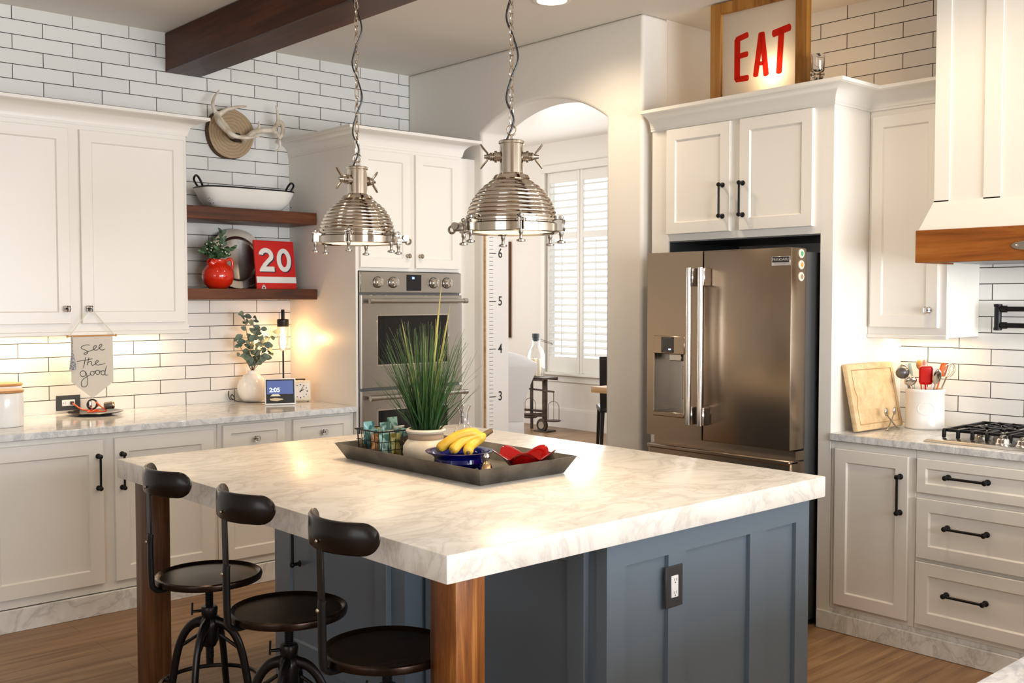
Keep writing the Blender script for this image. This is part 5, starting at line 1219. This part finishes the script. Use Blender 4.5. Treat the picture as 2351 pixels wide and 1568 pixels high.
# ------------------------------------------------------------ dining room behind the arch
t = thing('picture_frame', 'dark framed picture on the far dining room wall, seen edge on beside the ruler', 'picture', (XD, 10.1, 1.06)); t['label'] = 'dark framed picture on the far dining room wall beside the white ruler'
F = FX(XD)
mb = MB()
for a in ((9.775, 9.805, 1.057, 2.264), (10.5, 10.53, 1.057, 2.264), (9.805, 10.5, 1.057, 1.087), (9.805, 10.5, 2.234, 2.264)): fbox(mb, F, a[0], a[1], 0, .035, a[2], a[3], .003)
part('frame', mb, 'leg_dark', t); part('print', fbox(MB(), F, 9.80, 10.5, .004, .01, 1.08, 2.24), 'linen', t, smooth=False)
# slipcovered armchair, back toward the kitchen
ax0, ay0 = 6.44, 7.39
t = thing('slipcovered_chair', 'white slipcovered dining chair with flared back beyond the archway', 'chair', (ax0, ay0, 0))
mw = Matrix.Translation(V((ax0, ay0, 0))) @ Matrix.Rotation(R(-42), 4, 'Z')
def cs(z, w, y0, y1, e=.06): return [(-w, y0, z), (-w+e, y0-.02, z), (0, y0-.04, z), (w-e, y0-.02, z), (w, y0, z), (w, y1, z), (0, y1+.02, z), (-w, y1, z)]
mb = MB().rings([cs(.0, .285, -.32, .32), cs(.35, .27, -.30, .30), cs(.48, .27, -.29, .29), cs(.50, .25, -.27, .27)]); mb.xf(mw); part('skirt', mb, 'linenw', t, ang=50)
mb = MB().rings([cs(.42, .265, -.30, -.17), cs(.57, .27, -.33, -.21), cs(.75, .32, -.37, -.26), cs(.92, .39, -.40, -.30), cs(.96, .385, -.41, -.31), cs(.98, .345, -.41, -.32), cs(1.02, .27, -.42, -.33), cs(1.055, .16, -.42, -.34), cs(1.07, .08, -.42, -.35, .02)]); mb.xf(mw); part('back', mb, 'linenw', t, ang=50)
# iron scale cart with jar candle
sx, sy = 8.38, 8.735
t = thing('scale_cart', 'rusty iron rolling cart with hanging balance pans by the dining window', 'cart', (sx, sy, 0))
mw = Matrix.Translation(V((sx, sy, 0))) @ Matrix.Rotation(R(-84), 4, 'Z') @ Matrix.Scale(.85, 4)
M['iron'] = noisy(mat('rusty_iron', (.06, .045, .035), .55, .5), (.03, .024, .02), (.11, .075, .055), (12, 12, 12))
mb = MB().box(-.38, .10, -.16, .16, .72, .745, .003).box(-.38, .10, -.16, -.145, .70, .745).box(-.38, .10, .145, .16, .70, .745); mb.xf(mw); part('table_top', mb, 'iron', t)
mb = MB().box(-.028, .028, -.028, .028, .12, .72, .004); mb.xf(mw); part('post', mb, 'iron', t)
mb = MB().box(-.36, .02, -.02, .02, .26, .29, .003).box(-.36, .02, -.14, -.115, .22, .24, .003).hexa([(-.36,-.14,.20),(.03,-.03,.20),(.03,-.01,.20),(-.36,-.12,.20),(-.36,-.14,.23),(.03,-.03,.26),(.03,-.01,.26),(-.36,-.12,.23)]); mb.xf(mw); part('lower_rail', mb, 'iron', t)
mb = MB().hexa([(-.30,-.05,.565),(.20,-.05,.545),(.20,-.03,.545),(-.30,-.03,.565),(-.30,-.05,.590),(.20,-.05,.568),(.20,-.03,.568),(-.30,-.03,.590)], .003); mb.xf(mw); bm_ = part('balance_beam', mb, 'iron', t)
for u, z in ((-.23, .572), (.19, .553)):
    mb = MB().cyl((u, -.04, z), (u, -.04, z-.12), .005)
    arc = [(u-.095*1, -.04, z-.38)]+[(u-.095*cos(pi*i/10), -.04, z-.20+.075*sin(pi*i/10)) for i in range(11)]+[(u+.095, -.04, z-.38)]
    mb.tube(arc, .004, 6); mb.cyl((u, -.04, z-.12), (u, -.04, z-.38), .003)
    mb.xf(mw); h = part('pan_hanger', mb, 'iron', bm_)
    mb = MB().lathe([(.001, -.012), (.09, -.012), (.105, 0), (.103, .002), (.001, -.006)], (u, -.04, z-.385), 32); mb.xf(mw); part('pan', mb, 'iron', h) if 0 else part('weighing_pan', mb, 'iron', t)
mb = MB().lathe([(.085, -.02), (.09, -.015), (.09, .015), (.085, .02)], (.0, -.055, .092), 28, (0, 1, 0)); mb.xf(mw); wl = part('wheel', mb, 'iron', t)
mb = MB().lathe([(.05, -.026), (.055, .026)], (.0, -.055, .092), 24, (0, 1, 0)); mb.xf(mw); part('hub_disc', mb, 'steelo', wl)
mb = MB().box(-.12, .12, -.1, .1, 0, .018, .004); mb.xf(mw); part('foot_plate', mb, 'iron', t)
mb = MB().box(-.36, -.33, -.14, -.11, 0, .72).box(-.36, -.33, .11, .14, 0, .72); mb.xf(mw); part('rear_posts', mb, 'iron', t)
jx, jy = sx+.02, sy+.175
t = thing('bell_jar', 'clear glass bell jar with dark stopper standing on the iron cart', 'jar', (jx, jy, .636))
part('jar', MB().lathe([(.10, 0), (.105, .02), (.105, .25), (.08, .32), (.048, .36), (.046, .42)], (jx, jy, .637), 40, cap=(False, False)), 'clear', t)
part('stopper', MB().lathe([(.036, .41), (.038, .42), (.038, .45), (.044, .455), (.044, .50), (.001, .502)], (jx, jy, .637), 32), mat('slate_stopper', (.03, .045, .05), .5), t)
part('wire_clasp', MB().tube([(jx+.04, jy-.04, 1.07), (jx+.06, jy-.20, 1.03), (jx+.06, jy-.22, 1.015), (jx+.04, jy-.05, 1.05)], .003, 6), 'iron', t)
t = thing('pillar_candle', 'short ivory pillar candle inside the bell jar', 'candle', (jx, jy+.04, .638)); part('wax', MB().lathe([(.045, 0), (.045, .20), (.04, .205), (.001, .20)], (jx, jy+.045, .638), 28), 'candle', t); part('wick', MB().cyl((jx, jy+.045, .838), (jx, jy+.045, .855), .002, n=6), 'ink', t)
t = thing('pillar_candle', 'slim ivory candle inside the bell jar, right of the short one', 'candle', (jx, jy-.04, .638)); part('wax', MB().lathe([(.027, 0), (.027, .20), (.001, .198)], (jx, jy-.045, .638), 24), 'candle', t); part('wick', MB().cyl((jx, jy-.045, .836), (jx, jy-.045, .85), .002, n=6), 'ink', t)
# dining table and dark chair at the right of the arch view
t = thing('dining_table', 'thick butcher block dining table seen at the right edge of the archway', 'table', (7.27, 5.7, 0))
part('tabletop', MB().box(6.79, 7.75, 4.9, 6.48, .70, .752, .006, 2), 'butcher', t)
for x, y in ((6.95, 6.25), (7.65, 6.25), (6.95, 5.0), (7.65, 5.0)): part('leg', MB().box(x-.04, x+.04, y-.04, y+.04, 0, .70, .004), 'leg_dark', t)
t = thing('dining_chair', 'black high backed dining chair behind the butcher block table', 'chair', (7.80, 7.04, 0))
mw = Matrix.Translation(V((7.80, 7.04, 0))) @ Matrix.Rotation(R(-42), 4, 'Z')
mb = MB(); rs = []
for i in range(9):
    z = .45+.53*i/8; yy = -.20-.10*(i/8)**1.4; w = .215+.02*i/8; rs.append([(-w, yy, z), (-w*.5, yy+.03, z), (w*.5, yy+.03, z), (w, yy, z), (w, yy-.03, z), (w*.5, yy, z), (-w*.5, yy, z), (-w, yy-.03, z)])
mb.rings(rs); mb.xf(mw); part('backrest', mb, 'blackp', t)
mb = MB().box(-.22, .22, -.22, .22, .42, .47, .012, 2); mb.xf(mw); part('seat', mb, 'blackp', t)
for x, y in ((-.19, -.19), (.19, -.19), (-.19, .21), (.19, .21)):
    mb = MB().hexa([(x*1.08-.014, y*1.1-.014, 0), (x*1.08+.014, y*1.1-.014, 0), (x*1.08+.014, y*1.1+.014, 0), (x*1.08-.014, y*1.1+.014, 0), (x-.02, y-.02, .42), (x+.02, y-.02, .42), (x+.02, y+.02, .42), (x-.02, y+.02, .42)]); mb.xf(mw); part('leg', mb, 'blackp', t)

# ------------------------------------------------------------ light
def area(name, loc, rot, sx_, sy_, e, col, spread=180):
    l = bpy.data.lights.new(name, 'AREA'); l.shape = 'RECTANGLE'; l.size = sx_; l.size_y = sy_; l.energy = e; l.color = col; l.spread = R(spread)
    o = bpy.data.objects.new(name, l); COL.objects.link(o); o.location = loc; o.rotation_euler = rot; return o
DAY = (.92, .96, 1.)
area('window_daylight', (1.35, -3.05, 1.42), (R(90), 0, 0), 2.1, 1.95, 165, DAY)
area('window_daylight', (3.57, -3.05, 1.42), (R(90), 0, 0), 2.0, 1.95, 170, DAY)
area('window_daylight', (-3.05, .2, 1.6), (0, R(-90), 0), 1.55, 2.7, 5, DAY)
area('dining_window_and_fill', (XD-.12, 8.02, 1.86), (0, R(90), 0), 2.3, 2.2, 42, (.96, .98, 1.))
area('dining_window_and_fill', (6.2, 10.9, 1.9), (R(-90), 0, 0), 2.6, 1.8, 92, (.98, .98, 1.))  # added fill for the dining room; this wall has no window
WARM = (1., .72, .42)
area('dining_window_and_fill', (6.6, 3.95, 1.9), (R(90), 0, 0), 2.6, 1.8, 50, (.98, .98, 1.))  # added fill brightening the near side of the chair, no window here
area('under_cabinet_strip', (1.70, 5.70, 1.352), (0, 0, 0), 1.55, .03, 6.5, WARM)
area('under_cabinet_strip', (4.84, 2.38, 1.352), (0, 0, 0), .03, .32, 1.1, WARM)
area('hood_light', (4.62, 1.68, 1.695), (0, 0, 0), .2, .6, 2.2, (1., .9, .78))
w = bpy.data.worlds.new('sky'); SC.world = w; w.use_nodes = True
bg = w.node_tree.nodes['Background']; bg.inputs['Color'].default_value = (.95, .98, 1., 1); bg.inputs['Strength'].default_value = 3.2

# ------------------------------------------------------------ camera
cam = bpy.data.cameras.new('camera'); cam.sensor_width = 36; cam.lens = 2390/2351*36; cam.clip_start = .05
co = bpy.data.objects.new('camera', cam); COL.objects.link(co); co.location = (0, 0, 1.535)
co.rotation_euler = (R(90)-math.atan(96/2390), 0, R(48-90)); SC.camera = co
cam.dof.use_dof = True; cam.dof.focus_distance = 3.9; cam.dof.aperture_fstop = 13.
vs = SC.view_settings; vs.view_transform = 'Standard'; vs.look = 'None'; vs.gamma = 1.; vs.exposure = 0.; vs.use_curve_mapping = False
cy = SC.cycles; cy.max_bounces = 8; cy.diffuse_bounces = 4; cy.glossy_bounces = 4; cy.transmission_bounces = 7; cy.transparent_max_bounces = 8; cy.caustics_reflective = False; cy.caustics_refractive = False; cy.sample_clamp_indirect = 4.; cy.use_denoising = True; cy.use_adaptive_sampling = True; cy.adaptive_threshold = .035; cy.adaptive_min_samples = 16
